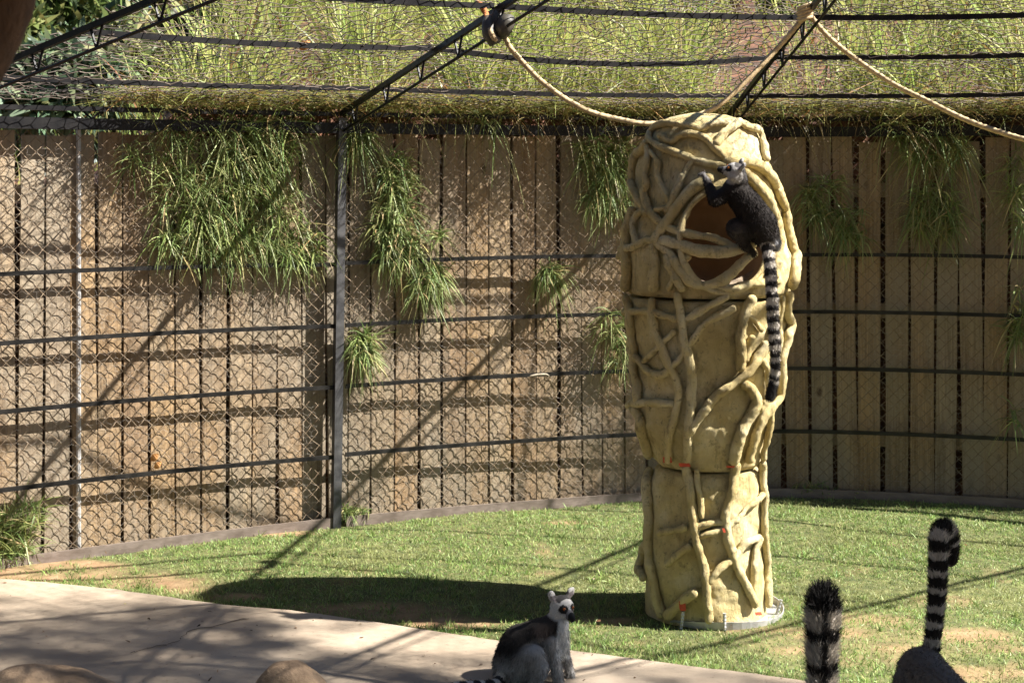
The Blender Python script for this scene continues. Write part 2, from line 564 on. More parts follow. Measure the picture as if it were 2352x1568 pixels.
# bank behind the wall
def bank_z(off, s):
    x = np.interp(s, WS, WP[:, 0]); y = np.interp(s, WS, WP[:, 1])
    tx_ = np.interp(s, WS, np.gradient(WP[:, 0], WS)); ty_ = np.interp(s, WS, np.gradient(WP[:, 1], WS))
    nn = np.hypot(tx_, ty_)
    u = U0 + F * (x - ty_ / nn * off) / (y + tx_ / nn * off)
    k = np.interp(u, [120, 330, 620, 2400], [.04, .18, .95, 1.0])
    k2 = np.interp(u, [220, 430], [0, 1])
    return 1.9 + .42 * k2 + k * (.27 * np.minimum(off, 4.0) + .1 * np.clip(off - 4, 0, 14))
V, Fc = [], []
ss = np.linspace(s_of(-700), s_of(2560), 70)
offs = [.16, .24, .45, .7, 1, 1.5, 2, 2.7, 3.5, 4.5, 6, 8, 11, 15]
for s in ss:
    b0 = wp(s, .16)
    V.append((b0.x, b0.y, -.05))
    for o in offs:
        p = wp(s, o)
        V.append((p.x, p.y, float(bank_z(o, s)) + .12 * nz(p, 1.3)))
m_ = len(offs) + 1
for i in range(len(ss) - 1):
    for k in range(m_ - 1):
        Fc.append((i * m_ + k, (i + 1) * m_ + k, (i + 1) * m_ + k + 1, i * m_ + k + 1))
link('hillside', mesh('hillside', V, Fc, M_BANK, True), kind='structure')

# ------------------------------------------------------------------ board fence behind the wire
fence = thing('board_fence', 'tall weathered board fence of upright planks behind the wire mesh', 'fence', wp(s_of(1100), .09))
s = s_of(-420)
send = s_of(2800)
k = 0
GAPS = {}
while s < send:
    w = .128 + RNG.uniform(-.008, .012)
    gap = .006 + RNG.uniform(0, .007)
    if RNG.random() < .3:
        gap += .011
    if s > s_of(1800):
        gap += .006
    t, n = wtn(s + w / 2)
    top = 2.215 + RNG.uniform(-.02, .03)
    c = wp(s + w / 2, .085 + RNG.uniform(-.006, .006))
    V, Fc = [], []
    lean = RNG.normal(0, .004)
    nr = 5
    wj = RNG.normal(0, .0025, (nr, 2))
    for i in range(nr):
        z = .01 + (top - .01) * i / (nr - 1)
        for (a, b) in ((-1, -1), (1, -1), (1, 1), (-1, 1)):
            q = c + t * (a * w / 2 + lean * (i - 2) + wj[i, 0 if a < 0 else 1]) + n * (b * .0095 + wj[i, 0] * .8)
            V.append((q.x, q.y, z))
    for i in range(nr - 1):
        for j in range(4):
            Fc.append((i * 4 + j, i * 4 + (j + 1) % 4, i * 4 + 4 + (j + 1) % 4, i * 4 + 4 + j))
    Fc += [(3, 2, 1, 0), tuple(range((nr - 1) * 4, nr * 4))]
    link('plank', mesh('plank', V, Fc, M_WOOD), fence)
    s += w + gap
    k += 1
for z in (.35, 1.15, 1.9):                                       # backing rails behind the boards
    pts = [wp(q, .125, z) for q in np.linspace(s_of(-420), send, 60)]
    link('backing_rail', mesh('backing_rail', *sweep_rect(pts, .035, .09, lambda i: wtn(np.linspace(s_of(-420), send, 60)[i])[1]), M_WOOD), fence)
light_gap_s = s_of(190)  # pale rod stands in for light shining through a gap in the boards
pc = wp(light_gap_s, .068)
link('light_gap_rod', mesh('light_gap_rod', *tube([Vector((pc.x, pc.y, 0)), Vector((pc.x, pc.y, 2.3))], .013, 8), M_GALV), fence, label='pale rod standing in for light through a gap between the boards')

# ------------------------------------------------------------------ the wire cage
cage = thing('wire_cage', 'round wire cage of black steel posts, rails, roof trusses and rusty mesh', 'cage', Vector((1.7, 9.75, 0)))
def along(s0, s1, off, z, n=26, jit=0.0):
    return [wp(q, off, z + (jit * math.sin((q - s0) / (s1 - s0) * math.pi) if jit else 0)) for q in np.linspace(s0, s1, n)]
def rail(name, s0, s1, off, z, w, h, mat, sag=0.0, n=26, label=None):
    q = np.linspace(s0, s1, n)
    o = link(name, mesh(name, *sweep_rect(along(s0, s1, off, z, n, sag), w, h, lambda i: wtn(q[i])[1]), mat), cage)
    return o
for i, ps in enumerate(POST_S):
    t, n = wtn(ps)
    b = wp(ps, -.005)
    lean = t * -.035 if i == 2 else Vector((0, 0, 0))
    V, Fc = bar(b + lean + Vector((0, 0, -.02)), b + Vector((0, 0, 2.32)), .048, .048, n)
    p = link('post', mesh('post', V, Fc, M_POST), cage)
for i in range(len(POST_S) - 1):
    a, b = POST_S[i] + .025, POST_S[i + 1] - .025
    for z, sg in ((1.49, .012), (1.137, .01), (.787, .008), (.398, .006)):
        zz = z + RNG.uniform(-.006, .006)
        rail('rail', a, b, 0, zz, .019, .022, M_RAIL, sg)
    rail('top_beam', a, b, 0, 2.262, .05, .06, M_STEEL)
    rail('eave_rail', a, b, -.01, EAVE - .004, .03, .025, M_STEEL)
    rail('kick_plate', a, b, -.012, .020, .012, .058, M_KICK)
    # V struts between beam and eave rail
    for q in np.arange(a + .3, b - .1, .55):
        V, Fc = merge(tube([wp(q, -.005, EAVE - .015), wp(q + .05, -.005, 2.29)], .006, 5), tube([wp(q + .1, -.005, EAVE - .015), wp(q + .05, -.005, 2.29)], .006, 5))
        link('strut', mesh('strut', V, Fc, M_STEEL), cage)
    # chain link
    p_, h_ = .0385, .0385
    A, B = [], []
    ncol = int((b - a) / p_)
    nrow = int(2.2 / h_)
    js = RNG.normal(0, .002, (ncol + 2, nrow + 2))
    jn = RNG.normal(0, .005, (ncol + 2, nrow + 2))
    P = {}
    T_ = [wtn(a + c_ * p_) for c_ in range(ncol + 2)]
    for c_ in range(ncol + 2):
        base = wp(a + c_ * p_)
        for r_ in range(nrow + 1):
            P[c_, r_] = base + T_[c_][0] * js[c_, r_] + T_[c_][1] * (.022 + jn[c_, r_] + .006 * math.sin(c_ * .3 + r_ * .17)) + Vector((0, 0, .035 + r_ * h_ + js[c_, r_]))
    for c_ in range(ncol):
        for r_ in range(nrow):
            q0 = P[c_ + ((r_ + c_) % 2), r_].copy(); q1 = P[c_ + ((r_ + 1 + c_) % 2), r_ + 1].copy()
            mid = (q0 + q1) / 2 + T_[c_][1] * (.005 if (r_ + c_) % 2 else -.005)
            A += [q0, mid]; B += [mid, q1]
    link('chain_link_mesh', segs_mesh('chain_link_mesh', np.array(A), np.array(B), .0021, M_WIRE), cage)
    # finer hexagonal netting just behind
    A, B = [], []
    hw, hh = .052, .045
    jit = RNG.normal(0, .0035, (200, 200, 2))
    for r_ in range(int(2.2 / (hh * .75))):
        z = .04 + r_ * hh * .75
        for c_ in range(int((b - a) / hw)):
            sx = a + (c_ + .5 * (r_ % 2)) * hw
            def hp(ds, dz, ci, ri):
                return wp(sx + ds + jit[ci % 200, ri % 200, 0], .036 + jit[ci % 200, ri % 200, 1], z + dz + jit[ci % 200, ri % 200, 1])
            l, m1, rr, dn = hp(-hw / 2, hh * .125, c_ * 2 + r_ % 2, r_), hp(0, -hh * .125, c_ * 2 + 1 + r_ % 2, r_), hp(hw / 2, hh * .125, c_ * 2 + 2 + r_ % 2, r_), hp(0, -hh * .62, c_ * 2 + 1 + r_ % 2, r_ - 1)
            A += [l, m1, m1]; B += [m1, rr, dn]
    link('hexagon_netting', segs_mesh('hexagon_netting', np.array(A), np.array(B), .0006, M_HEX), cage)

def eave_pt(i):
    return wp(POST_S[i], 0, EAVE)
PUR = (.078, .215, .335, .54, .70, .86)
for i in range(1, len(POST_S)):
    E = eave_pt(i)
    tr = bpy.data.objects.new('truss', None)
    COL.objects.link(tr); tr.empty_display_size = .1
    tr.parent = cage; tr.location = E - wloc(cage)
    up = Vector((0, 0, 1))
    V, Fc = bar(E, APEX, .022, .028)
    link('top_chord', mesh('top_chord', V, Fc, M_STEEL), tr)
    Eb, Ab = E + up * -.105 + (APEX - E) * .0, APEX - up * .105
    link('bottom_chord', mesh('bottom_chord', *tube([Eb, Ab], .008, 6), M_STEEL), tr)
    L = (APEX - E).length
    nV = int(L / .42)
    for j in range(nV):
        f = (j + .45) / nV
        d = .045 / L
        a1, a2, bm = E.lerp(APEX, f - d), E.lerp(APEX, f + d), Eb.lerp(Ab, f)
        link('strut', mesh('strut', *merge(tube([a1, bm], .0065, 5), tube([bm, a2], .0065, 5)), M_STEEL), tr)
SAG = {(2, .215): -.06, (1, .215): -.02, (1, .078): -.01}
for i in range(1, len(POST_S) - 1):
    E0, E1 = eave_pt(i), eave_pt(i + 1)
    for f in PUR:
        a, b = E0.lerp(APEX, f), E1.lerp(APEX, f)
        d = (b - a).normalized()
        sd = d.cross(Vector((0, 0, 1))).normalized()
        sg = SAG.get((i, f), -.012)
        pts = [a.lerp(b, q) + Vector((0, 0, .024 + sg * 4 * q * (1 - q))) for q in np.linspace(0.008, .992, 14)]
        link('purlin', mesh('purlin', *sweep_rect(pts, .02, .026, lambda i_: sd), M_STEEL), cage)
    # roof netting, hexagons wider along the purlins
    m0 = (E0 + E1) / 2
    ex = (E1 - E0).normalized()
    ey = (APEX - m0); H = ey.length; ey.normalize()
    en = ex.cross(ey).normalized()
    hw, hh = .078, .062
    half0 = (E1 - E0).length / 2
    A, B = [], []
    jit = RNG.normal(0, .006, (160, 160, 3))
    for r_ in range(int(H * .86 / (hh * .75))):
        y = r_ * hh * .75
        hwid = half0 * (1 - y / H)
        nc = int(hwid * 2 / hw) + 1
        for c_ in range(-nc // 2, nc // 2 + 1):
            x = (c_ + .5 * (r_ % 2)) * hw
            if abs(x) > hwid:
                continue
            ci, ri = c_ * 2 + (r_ % 2) + 80, r_
            def hp(dx, dy, cc, rr):
                j = jit[cc % 160, rr % 160]
                yy = y + dy + j[1]
                xx = x + dx + j[0]
                sag_ = -.03 * math.sin(max(0, (yy / H) / .154) * math.pi) ** 2
                return m0 + ex * xx + ey * yy + en * (j[2]) + Vector((0, 0, .045 + sag_))
            l, m1, rr_, dn = hp(-hw / 2, hh * .125, ci - 1, ri), hp(0, -hh * .125, ci, ri), hp(hw / 2, hh * .125, ci + 1, ri), hp(0, -hh * .62, ci, ri - 1)
            A += [l, m1, m1]; B += [m1, rr_, dn]
    link('roof_netting', segs_mesh('roof_netting', np.array(A), np.array(B), .0026, M_NET), cage)

# ------------------------------------------------------------------ the sculpted pillar
PD, PX, PS = 7.2, .898, 500.0                                      # distance, axis x, picture px per metre on the axis
def pz(v):
    return EYE - (v - VH) / PS
PROF = [  # v, u left, u right
    (268, 1560, 1690), (276, 1508, 1728), (300, 1494, 1745), (340, 1472, 1762), (400, 1452, 1786), (450, 1450, 1797), (500, 1442, 1800), (560, 1432, 1812), (600, 1430, 1822), (640, 1433, 1826), (676, 1432, 1818),
    (720, 1434, 1814), (760, 1442, 1818), (800, 1446, 1810), (860, 1450, 1800), (920, 1452, 1795), (960, 1452, 1780), (1000, 1472, 1772), (1066, 1498, 1752),
    (1100, 1486, 1753), (1150, 1482, 1753), (1250, 1478, 1756), (1310, 1474, 1760), (1360, 1476, 1766), (1400, 1474, 1770), (1440, 1474, 1770)]
_pv = np.array([p[0] for p in PROF], float); _pl = np.array([p[1] for p in PROF], float); _pr = np.array([p[2] for p in PROF], float)
def prof(z):
    v = VH + (EYE - z) * PS
    l, r = np.interp(v, _pv, _pl), np.interp(v, _pv, _pr)
    return PX + ((l + r) / 2 - 1625) / PS, (r - l) / 2 / PS
def lump(p):
    return .020 * nz(p, 3.6) + .011 * nz(p, 10, 3) + .005 * nz(p, 26, 7)
def psurf(u, v):
    """front surface point of the pillar seen at (u, v), and its outward normal"""
    best = None
    for d in np.arange(6.55, 7.45, .012):
        q = to3(u, v, d)
        cx, r = prof(q.z)
        e = math.hypot(q.x - cx, q.y - PD) - r
        if best is None or e < best[0]:
            best = (e, q, cx)
        if e <= 0:
            lo, hi = d - .012, d
            for _ in range(14):
                m = (lo + hi) / 2
                q = to3(u, v, m)
                cx, r = prof(q.z)
                if math.hypot(q.x - cx, q.y - PD) > r: lo = m
                else: hi = m
            best = (0, q, cx)
            break
    e, q, cx = best
    n = Vector((q.x - cx, q.y - PD, 0)).normalized()
    if e > 0:
        q = q - n * min(e, .03)
    return q, n
HOLE = (1664, 552, 100, 116)
def hole_e(p):
    if p[1] > PD:
        return 9
    u = U0 + F * p[0] / p[1]; v = VH + F * (EYE - p[2]) / p[1]
    return ((u - HOLE[0]) / HOLE[2]) ** 2 + ((v - HOLE[1]) / HOLE[3]) ** 2
pillar = thing('climbing_pillar', 'tall ochre concrete pillar with sculpted vines and a nest hollow, on the lawn', 'pillar', Vector((PX, PD, 0)))
def section(vt, vb, hole=False, name='pillar_section', topcap=0.0, label=None):
    NT, NZ = 260, max(40, int((vb - vt) / 2.2))
    V, Fc = [], []
    zs = np.linspace(pz(vt), pz(vb), NZ)
    for z in zs:
        cx, r = prof(z)
        for k_ in range(NT):
            a = 2 * math.pi * k_ / NT
            d = Vector((math.cos(a), math.sin(a), 0))
            p = Vector((cx, PD, z)) + d * r
            e = min(abs(z - zs[0]), abs(z - zs[-1]))
            V.append(p + d * (lump(p) - .016 - .012 * max(0, 1 - e / .015)))
    for i in range(NZ - 1):
        for k_ in range(NT):
            k2 = (k_ + 1) % NT
            f = (i * NT + k_, i * NT + NT + k_, i * NT + NT + k2, i * NT + k2)
            if hole and hole_e(V[f[0]]) < 1 :
                continue
            Fc.append(f)
    for row, rev, dz in ((0, False, topcap), (NZ - 1, True, 0)):        # close the ends
        prev = [row * NT + k_ for k_ in range(NT)]
        cx, r = prof(zs[row])
        for q in (.8, .55, .25):
            b = len(V)
            for k_ in range(NT):
                p = Vector(V[row * NT + k_])
                c = Vector((cx, PD, p.z))
                x = c + (p - c) * q
                x.z += dz * (1 - q * q) + .012 * nz(x, 9) * (1 if topcap else 0)
                V.append(x)
            for k_ in range(NT):
                k2 = (k_ + 1) % NT
                f = (prev[k_], prev[k2], b + k2, b + k_)
                Fc.append(f if not rev else tuple(reversed(f)))
            prev = [b + k_ for k_ in range(NT)]
        Fc.append(tuple(prev) if not rev else tuple(reversed(prev)))
    o = link(name, mesh(name, V, Fc, M_PILLAR, True), pillar)
    return o
SEC = [section(277, 673, True, topcap=.035), section(680, 1062), section(1068, 1412)]
# the hollow
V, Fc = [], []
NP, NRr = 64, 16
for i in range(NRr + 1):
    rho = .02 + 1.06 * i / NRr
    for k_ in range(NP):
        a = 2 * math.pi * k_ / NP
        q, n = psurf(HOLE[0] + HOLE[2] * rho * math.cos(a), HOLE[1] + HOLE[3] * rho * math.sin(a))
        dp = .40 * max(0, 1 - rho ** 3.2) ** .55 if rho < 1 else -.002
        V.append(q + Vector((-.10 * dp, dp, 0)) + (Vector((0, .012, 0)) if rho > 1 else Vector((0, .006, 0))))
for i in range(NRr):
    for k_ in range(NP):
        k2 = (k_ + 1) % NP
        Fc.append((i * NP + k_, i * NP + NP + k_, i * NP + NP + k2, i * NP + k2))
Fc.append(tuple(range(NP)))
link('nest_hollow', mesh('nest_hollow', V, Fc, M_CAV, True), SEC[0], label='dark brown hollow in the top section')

rimp = []
for a in np.linspace(0, 2 * math.pi, 61):
    q, n = psurf(HOLE[0] + HOLE[2] * 1.03 * math.cos(a), HOLE[1] + HOLE[3] * 1.03 * math.sin(a))
    rimp.append(q + n * .002)
link('hollow_rim', mesh('hollow_rim', *tube(rimp, .013, 12, True, .009, 14), M_PILLAR, True), SEC[0])
Z4 = lambda x, y: (1414.9 + .2813 * x, 257.3 + .2813 * y)
Z5 = lambda x, y: (1414.9 + .2813 * x, 661.5 + .2813 * y)
Z6 = lambda x, y: (1414.9 + .2813 * x, 1029.0 + .2813 * y)
VINES = [
 (0, Z4, [
  (30, [(430, 95), (330, 115), (278, 170), (300, 235), (400, 292), (560, 352), (650, 392), (760, 422), (885, 442)]),
  (26, [(320, 112), (450, 92), (600, 112), (690, 128), (780, 98), (900, 84)]),
  (28, [(380, 190), (450, 238), (520, 196), (620, 172), (720, 208), (790, 270), (850, 335), (915, 395)]),
  (34, [(815, 262), (870, 192), (940, 125), (995, 78)]),
  (36, [(262, 260), (175, 350), (118, 460), (122, 560), (170, 670), (215, 760), (255, 830)]),
  (34, [(225, 640), (255, 760), (340, 875), (450, 948), (600, 1000), (750, 1022), (880, 1062), (960, 1105)]),
  (28, [(268, 290), (265, 400), (240, 500), (252, 590), (215, 690)]),
  (25, [(290, 320), (342, 410), (322, 500), (352, 570), (392, 640), (430, 715), (415, 775), (330, 800)]),
  (30, [(538, 520), (510, 590), (472, 680), (448, 760), (415, 810)]),
  (46, [(760, 540), (640, 615), (550, 700), (480, 800), (420, 900), (355, 980), (318, 1050)]),
  (24, [(790, 630), (690, 675), (605, 775), (552, 870), (530, 960)]),
  (48, [(385, 1045), (500, 1080), (650, 1122), (800, 1142), (920, 1130), (1010, 1108), (1090, 1075)]),
  (34, [(15, 1185), (60, 1122), (150, 1100), (215, 1062), (262, 1040), (340, 1082), (420, 1150), (495, 1228), (525, 1275)]),
  (38, [(408, 1180), (450, 1285), (495, 1365), (540, 1440)]),
  (42, [(470, 1205), (560, 1335), (630, 1392), (740, 1412), (850, 1388), (950, 1300), (1035, 1208), (1110, 1150)]),
  (33, [(850, 1432), (960, 1440), (1100, 1402), (1210, 1392), (1320, 1382)]),
  (44, [(1040, 500), (1140, 590), (1215, 700), (1272, 820), (1312, 950), (1330, 1080), (1310, 1200), (1280, 1330)]),
  (42, [(900, 405), (1060, 412), (1180, 442), (1262, 520), (1330, 600), (1355, 720), (1392, 850), (1405, 980), (1440, 1100), (1445, 1250), (1425, 1420)]),
  (42, [(140, 800), (108, 950), (82, 1100), (85, 1250), (80, 1440)]),
  (42, [(300, 1100), (312, 1250), (302, 1440)]),
  (28, [(215, 800), (165, 850), (152, 950), (172, 1060)]),
  (16, [(620, 395), (570, 470), (540, 545)]),
  (30, [(1010, 90), (1080, 120), (1170, 150), (1215, 260), (1240, 380)]),
  (26, [(590, 1180), (520, 1240), (480, 1330), (420, 1440)]),
 ]),
 (1, Z5, [
  (40, [(498, 60), (515, 160), (540, 300), (562, 450), (592, 560), (620, 680), (616, 850), (610, 1000), (596, 1150), (590, 1300), (586, 1415)]),
  (34, [(895, 65), (800, 122), (700, 180), (580, 252)]),
  (30, [(12, 212), (60, 196), (170, 188), (280, 190), (380, 222), (485, 245)]),
  (31, [(60, 430), (108, 520), (180, 590), (260, 660), (340, 706), (420, 690), (480, 622), (540, 552), (600, 462), (680, 342), (760, 262), (870, 212), (955, 168)]),
  (38, [(290, 100), (305, 250), (340, 380), (382, 480), (430, 600), (490, 720), (512, 860), (490, 980), (460, 1100), (442, 1250), (442, 1405)]),
  (38, [(98, 965), (150, 945), (220, 934), (330, 935), (465, 942)]),
  (26, [(240, 592), (320, 520), (400, 430), (475, 355)]),
  (42, [(595, 1200), (650, 1102), (740, 980), (830, 872), (960, 782), (1080, 682), (1160, 572), (1235, 465)]),
  (44, [(1105, 85), (1040, 250), (1016, 400), (1020, 530), (1020, 655)]),
  (24, [(1085, 225), (1140, 270), (1195, 345)]),
  (30, [(1062, 585), (1080, 485), (1115, 405)]),
  (48, [(1045, 775), (1110, 830), (1142, 930), (1085, 1060), (1020, 1160), (985, 1260), (955, 1405)]),
  (42, [(1395, 55), (1385, 160), (1425, 290), (1415, 400), (1372, 560), (1345, 750), (1335, 890), (1275, 955), (1200, 1050), (1145, 1150), (1105, 1280), (1075, 1400)]),
  (42, [(82, 70), (112, 250), (132, 450), (142, 600), (170, 780), (192, 905)]),
  (42, [(150, 970), (200, 1060), (230, 1180), (266, 1360)]),
  (30, [(1272, 1025), (1245, 1150), (1200, 1390)]),
  (24, [(1200, 585), (1232, 700), (1222, 880), (1175, 1000)]),
  (24, [(1300, 75), (1322, 200), (1290, 330), (1262, 470)]),
  (28, [(1350, 80), (1345, 240), (1350, 420), (1310, 560)]),
 ]),
 (2, Z6, [
  (42, [(575, 160), (600, 280), (612, 420), (632, 560), (650, 700), (672, 820), (712, 950), (738, 1100), (742, 1250), (760, 1400)]),
  (42, [(972, 135), (948, 300), (912, 450), (892, 560), (908, 700), (940, 830), (980, 970), (1050, 1110), (1112, 1255)]),
  (28, [(350, 692), (450, 672), (565, 648)]),
  (27, [(675, 642), (760, 612), (855, 604)]),
  (30, [(695, 722), (800, 682), (900, 642), (985, 590)]),
  (34, [(425, 945), (500, 872), (595, 800)]),
  (31, [(755, 1085), (830, 990), (920, 920), (1000, 850), (1060, 772), (1160, 730)]),
  (44, [(258, 185), (258, 400), (262, 600), (272, 850), (302, 1050), (340, 1250), (372, 1360)]),
  (34, [(1190, 125), (1192, 400), (1195, 600), (1215, 800), (1238, 1050), (1248, 1280)]),
  (50, [(430, 1365), (540, 1250), (645, 1170)]),
  (33, [(1165, 735), (1142, 850), (1122, 1000), (1122, 1280)]),
  (36, [(228, 790), (205, 880), (202, 960), (228, 1060)]),
  (26, [(660, 180), (665, 300), (690, 420), (700, 560)]),
  (26, [(985, 590), (1060, 500), (1130, 430), (1180, 380)]),
 ])]
for si, Zf, vs in VINES:
    for vi, (rz, pts) in enumerate(vs):
        c2 = catmull([Vector((x, y, 0)) for x, y in pts], max(18, len(pts) * 10))
        P3, R3 = [], []
        for j, q in enumerate(c2):
            u, v = Zf(q.x, q.y)
            sp, n = psurf(u, v)
            r = rz * .2813 / 515 * (1 + .16 * nz(sp, 5, vi)) * (1.04 if si == 0 else .96)
            P3.append(sp + n * (r * .42 - .004 + lump(sp)))
            R3.append(r * 1.02)
        for _ in range(2):
            P3 = [P3[0]] + [(P3[j - 1] + P3[j] * 2 + P3[j + 1]) / 4 for j in range(1, len(P3) - 1)] + [P3[-1]]
        link('vine', mesh('vine', *tube(P3, [q * .94 for q in R3], 18, True, .009, 17, dome=True, off=vi * 1.7), M_PILLAR, True), SEC[si])
# red paint marks
for si, Zf, (x, y, wx, wy) in ((1, Z5, (445, 1395, 34, 26)), (1, Z5, (575, 1436, 44, 16)), (2, Z6, (558, 1275, 26, 42)), (2, Z6, (608, 1196, 8, 8)), (2, Z6, (735, 1165, 22, 12)), (2, Z6, (1130, 1340, 26, 14)), (2, Z6, (868, 660, 10, 18)), (1, Z5, (925, 1450, 40, 8))):
    V, Fc = [], []
    n_ = 5
    for i in range(n_):
        for j in range(n_):
            fx, fy = (i / 4 - .5) * 2, (j / 4 - .5) * 2
            sh = 1 - .25 * abs(nz((x + i * 5, y + j * 3, 1), .9))
            u, v = Zf(x + wx * fx * sh + 5 * fy, y + wy * fy * sh)
            sp, n = psurf(u, v)
            V.append(sp + n * .024)
    for i in range(n_ - 1):
        for j in range(n_ - 1):
            Fc.append((i * n_ + j, i * n_ + j + 1, (i + 1) * n_ + j + 1, (i + 1) * n_ + j))
    link('red_paint_mark', mesh('red_paint_mark', V, Fc, M_RED, True), SEC[si])
# base plate under the pillar
V, Fc = [], []
for k_ in range(48):
    a = 2 * math.pi * k_ / 48
    d = Vector((math.cos(a), math.sin(a), 0))
    c = Vector((PX + .035, PD + .01, 0))
    rr = .302
    for (r_, z_) in ((.2, .004), (rr - .01, .004), (rr, .008), (rr + .008, .022 + .008 * math.sin(a * 3)), (rr + .013, .022 + .008 * math.sin(a * 3)), (rr + .006, -.02)):
        V.append(c + d * r_ + Vector((0, 0, z_)))
for k_ in range(48):
    k2 = (k_ + 1) % 48
    for j in range(5):
        Fc.append((k_ * 6 + j, k2 * 6 + j, k2 * 6 + j + 1, k_ * 6 + j + 1))
link('base_plate', mesh('base_plate', V, Fc, M_GALV), pillar)
for (u, v, tx, lb) in ((1563, 1440, .012, 'ribbed steel stake in the grass at the shaded front left of the pillar base'), (1664, 1444, 0, 'ribbed steel stake in the grass at the front centre of the pillar base'), (1779, 1412, .03, 'ribbed steel stake tilted at the sunlit right of the pillar base')):
    d = F * EYE / (v - VH)
    b = to3(u, v, d); b.z = -.03
    V, Fc = tube([b + Vector((tx * q, 0, q * .10)) for q in np.linspace(0, 1, 14)], [.0065 + .002 * (i % 2) for i in range(14)], 8)
    o = link('steel_stake', mesh('steel_stake', V, Fc, M_GALV), label=lb, category='stake', group='steel stakes around the pillar base')

# woven sling in the hollow
V, Fc = [], []
for i in range(15):
    f = i / 14
    for j in range(7):
        q = j / 6
        u = 1598 + 152 * f
        vt = 640 + 16 * math.sin(f * 3.1) - 44 * max(0, f - .35) ** 1.1
        vb = 662 + 8 * math.sin(f * 3)
        v = vt + (vb - vt) * q
        sp, n = psurf(u, v)
        V.append(sp + Vector((0, .075 - .05 * math.sin(q * 1.7) + .01 * math.sin(f * 9), 0)))
for i in range(14):
    for j in range(6):
        Fc.append((i * 7 + j, i * 7 + j + 1, i * 7 + 8 + j, i * 7 + 7 + j))
me = mesh('woven_sling', V, Fc, M_SACK, True)
o = link('woven_sling', me, label='grey brown woven sling hanging in the pillar hollow below the climbing lemur', category='sling')
md = o.modifiers.new('thick', 'SOLIDIFY'); md.thickness = .006

# ------------------------------------------------------------------ ropes
def rope(pts, label, r=.0125):
    c = catmull(pts, 190)
    V, Fc = tube(c, r, 12, True, 0, 1, 3, 190)
    return link('rope', mesh('rope', V, Fc, M_ROPE, True), label=label, category='rope', group='tan climbing ropes under the roof')
r1 = [(1158, 84, 7.36), (1180, 120, 7.36), (1250, 192, 7.4), (1340, 250, 7.46), (1430, 276, 7.52), (1500, 284, 7.56), (1580, 271, 7.6), (1650, 243, 7.64), (1722, 178, 7.67), (1785, 112, 7.7), (1845, 42, 7.70)]
rope([to3(*p) for p in r1], 'tan rope sagging between two roof trusses, just above the pillar top')
r2 = [(1856, 30, 7.70), (1900, 82, 7.66), (1960, 132, 7.6), (2050, 192, 7.5), (2130, 232, 7.4), (2230, 280, 7.3), (2352, 320, 7.2), (2480, 348, 7.1), (2640, 352, 7.0), (2800, 320, 6.95), (2980, 250, 6.9)]
rope([to3(*p) for p in r2], 'tan rope running from the right truss down to the right edge')
# rope lashing on the right truss
V, Fc = [], []
kc = to3(1849, 30, 7.70)
for j in range(5):
    ring = [kc + Vector((.032 * math.cos(a), .03 * math.sin(a), -.03 + j * .016 + .012 * math.cos(a))) for a in np.linspace(0, 2 * math.pi, 17)]
    V, Fc = merge((V, Fc), tube(ring, .0095, 7))
link('rope_knot', mesh('rope_knot', V, Fc, M_ROPE, True), label='knot of tan rope lashed round the right roof truss', category='knot')
# rubber sleeve with strap on the middle truss
sl = thing('rubber_sleeve', 'dark rubber sleeve wrapped over the rope end on the middle truss', 'sleeve', to3(1140, 100, 7.33))
def P(x, y, d=7.33):                                                 # zoom of the sleeve
    return to3((1180 + x * 200 / 1960) * .91875, y * 200 / 1960 * .91875, d)
link('sleeve_body', mesh('sleeve_body', *tube([P(860, 420, 7.31), P(840, 560, 7.3), P(760, 720, 7.3), P(690, 850, 7.32)], [.036, .042, .042, .036], 12, True, .004, 30), M_RUB, True), sl)
link('sleeve_fold', mesh('sleeve_fold', *tube([P(400, 470, 7.33), P(390, 640, 7.3), P(420, 830, 7.29), P(520, 1010, 7.29), P(640, 960, 7.31)], [.024, .032, .034, .03, .02], 12, True, .004, 30, dome=True), M_RUB, True), sl)
link('sleeve_collar', mesh('sleeve_collar', *tube([P(640, 320, 7.36), P(590, 470, 7.33), P(560, 620, 7.33), P(600, 780, 7.33)], [.026, .034, .03, .03], 12, True, .004, 30, dome=True), M_RUB, True), sl)
link('sleeve_lip', mesh('sleeve_lip', *tube([P(430, 690, 7.255), P(470, 820, 7.25), P(540, 950, 7.25), P(600, 1000, 7.26)], [.008, .012, .012, .008], 8, True), M_ROPE, True), sl)
V, Fc = [], []
rg = catmull([P(170, 20, 7.34), P(230, 140, 7.33), P(290, 260, 7.33), P(350, 380, 7.32), P(420, 480, 7.31)], 12)
for i, q in enumerate(rg):
    w = [.010, .018, .02, .022, .021, .02, .019, .018, .018, .017, .016, .014][i]
    for dy in (0, .004):
        V += [q + Vector((-w, dy, w * .45)), q + Vector((w, dy + .006 * math.sin(i), -w * .3))]
for i in range(11):
    a = i * 4
    Fc += [(a, a + 1, a + 5, a + 4), (a + 2, a + 6, a + 7, a + 3), (a, a + 4, a + 6, a + 2), (a + 1, a + 3, a + 7, a + 5)]
Fc += [(0, 2, 3, 1), (44, 45, 47, 46)]
link('cloth_strap', mesh('cloth_strap', V, Fc, M_RAG, True), label='frayed orange cloth strap sticking up from the rubber sleeve', category='strap')

# log in the upper left corner, near the camera
lp = catmull([to3(38, -330, 3.0), to3(34, -160, 3.0), to3(18, 0, 3.0), to3(-25, 110, 3.0), to3(-48, 175, 3.0)], 30)
link('hanging_log', mesh('hanging_log', *tube(lp, [.06, .06, .06] + [.058 - .0006 * i for i in range(27)], 20, True, .006, 14, dome=True), M_LOG, True), label='rough brown log hanging close by in the upper left corner', category='log')

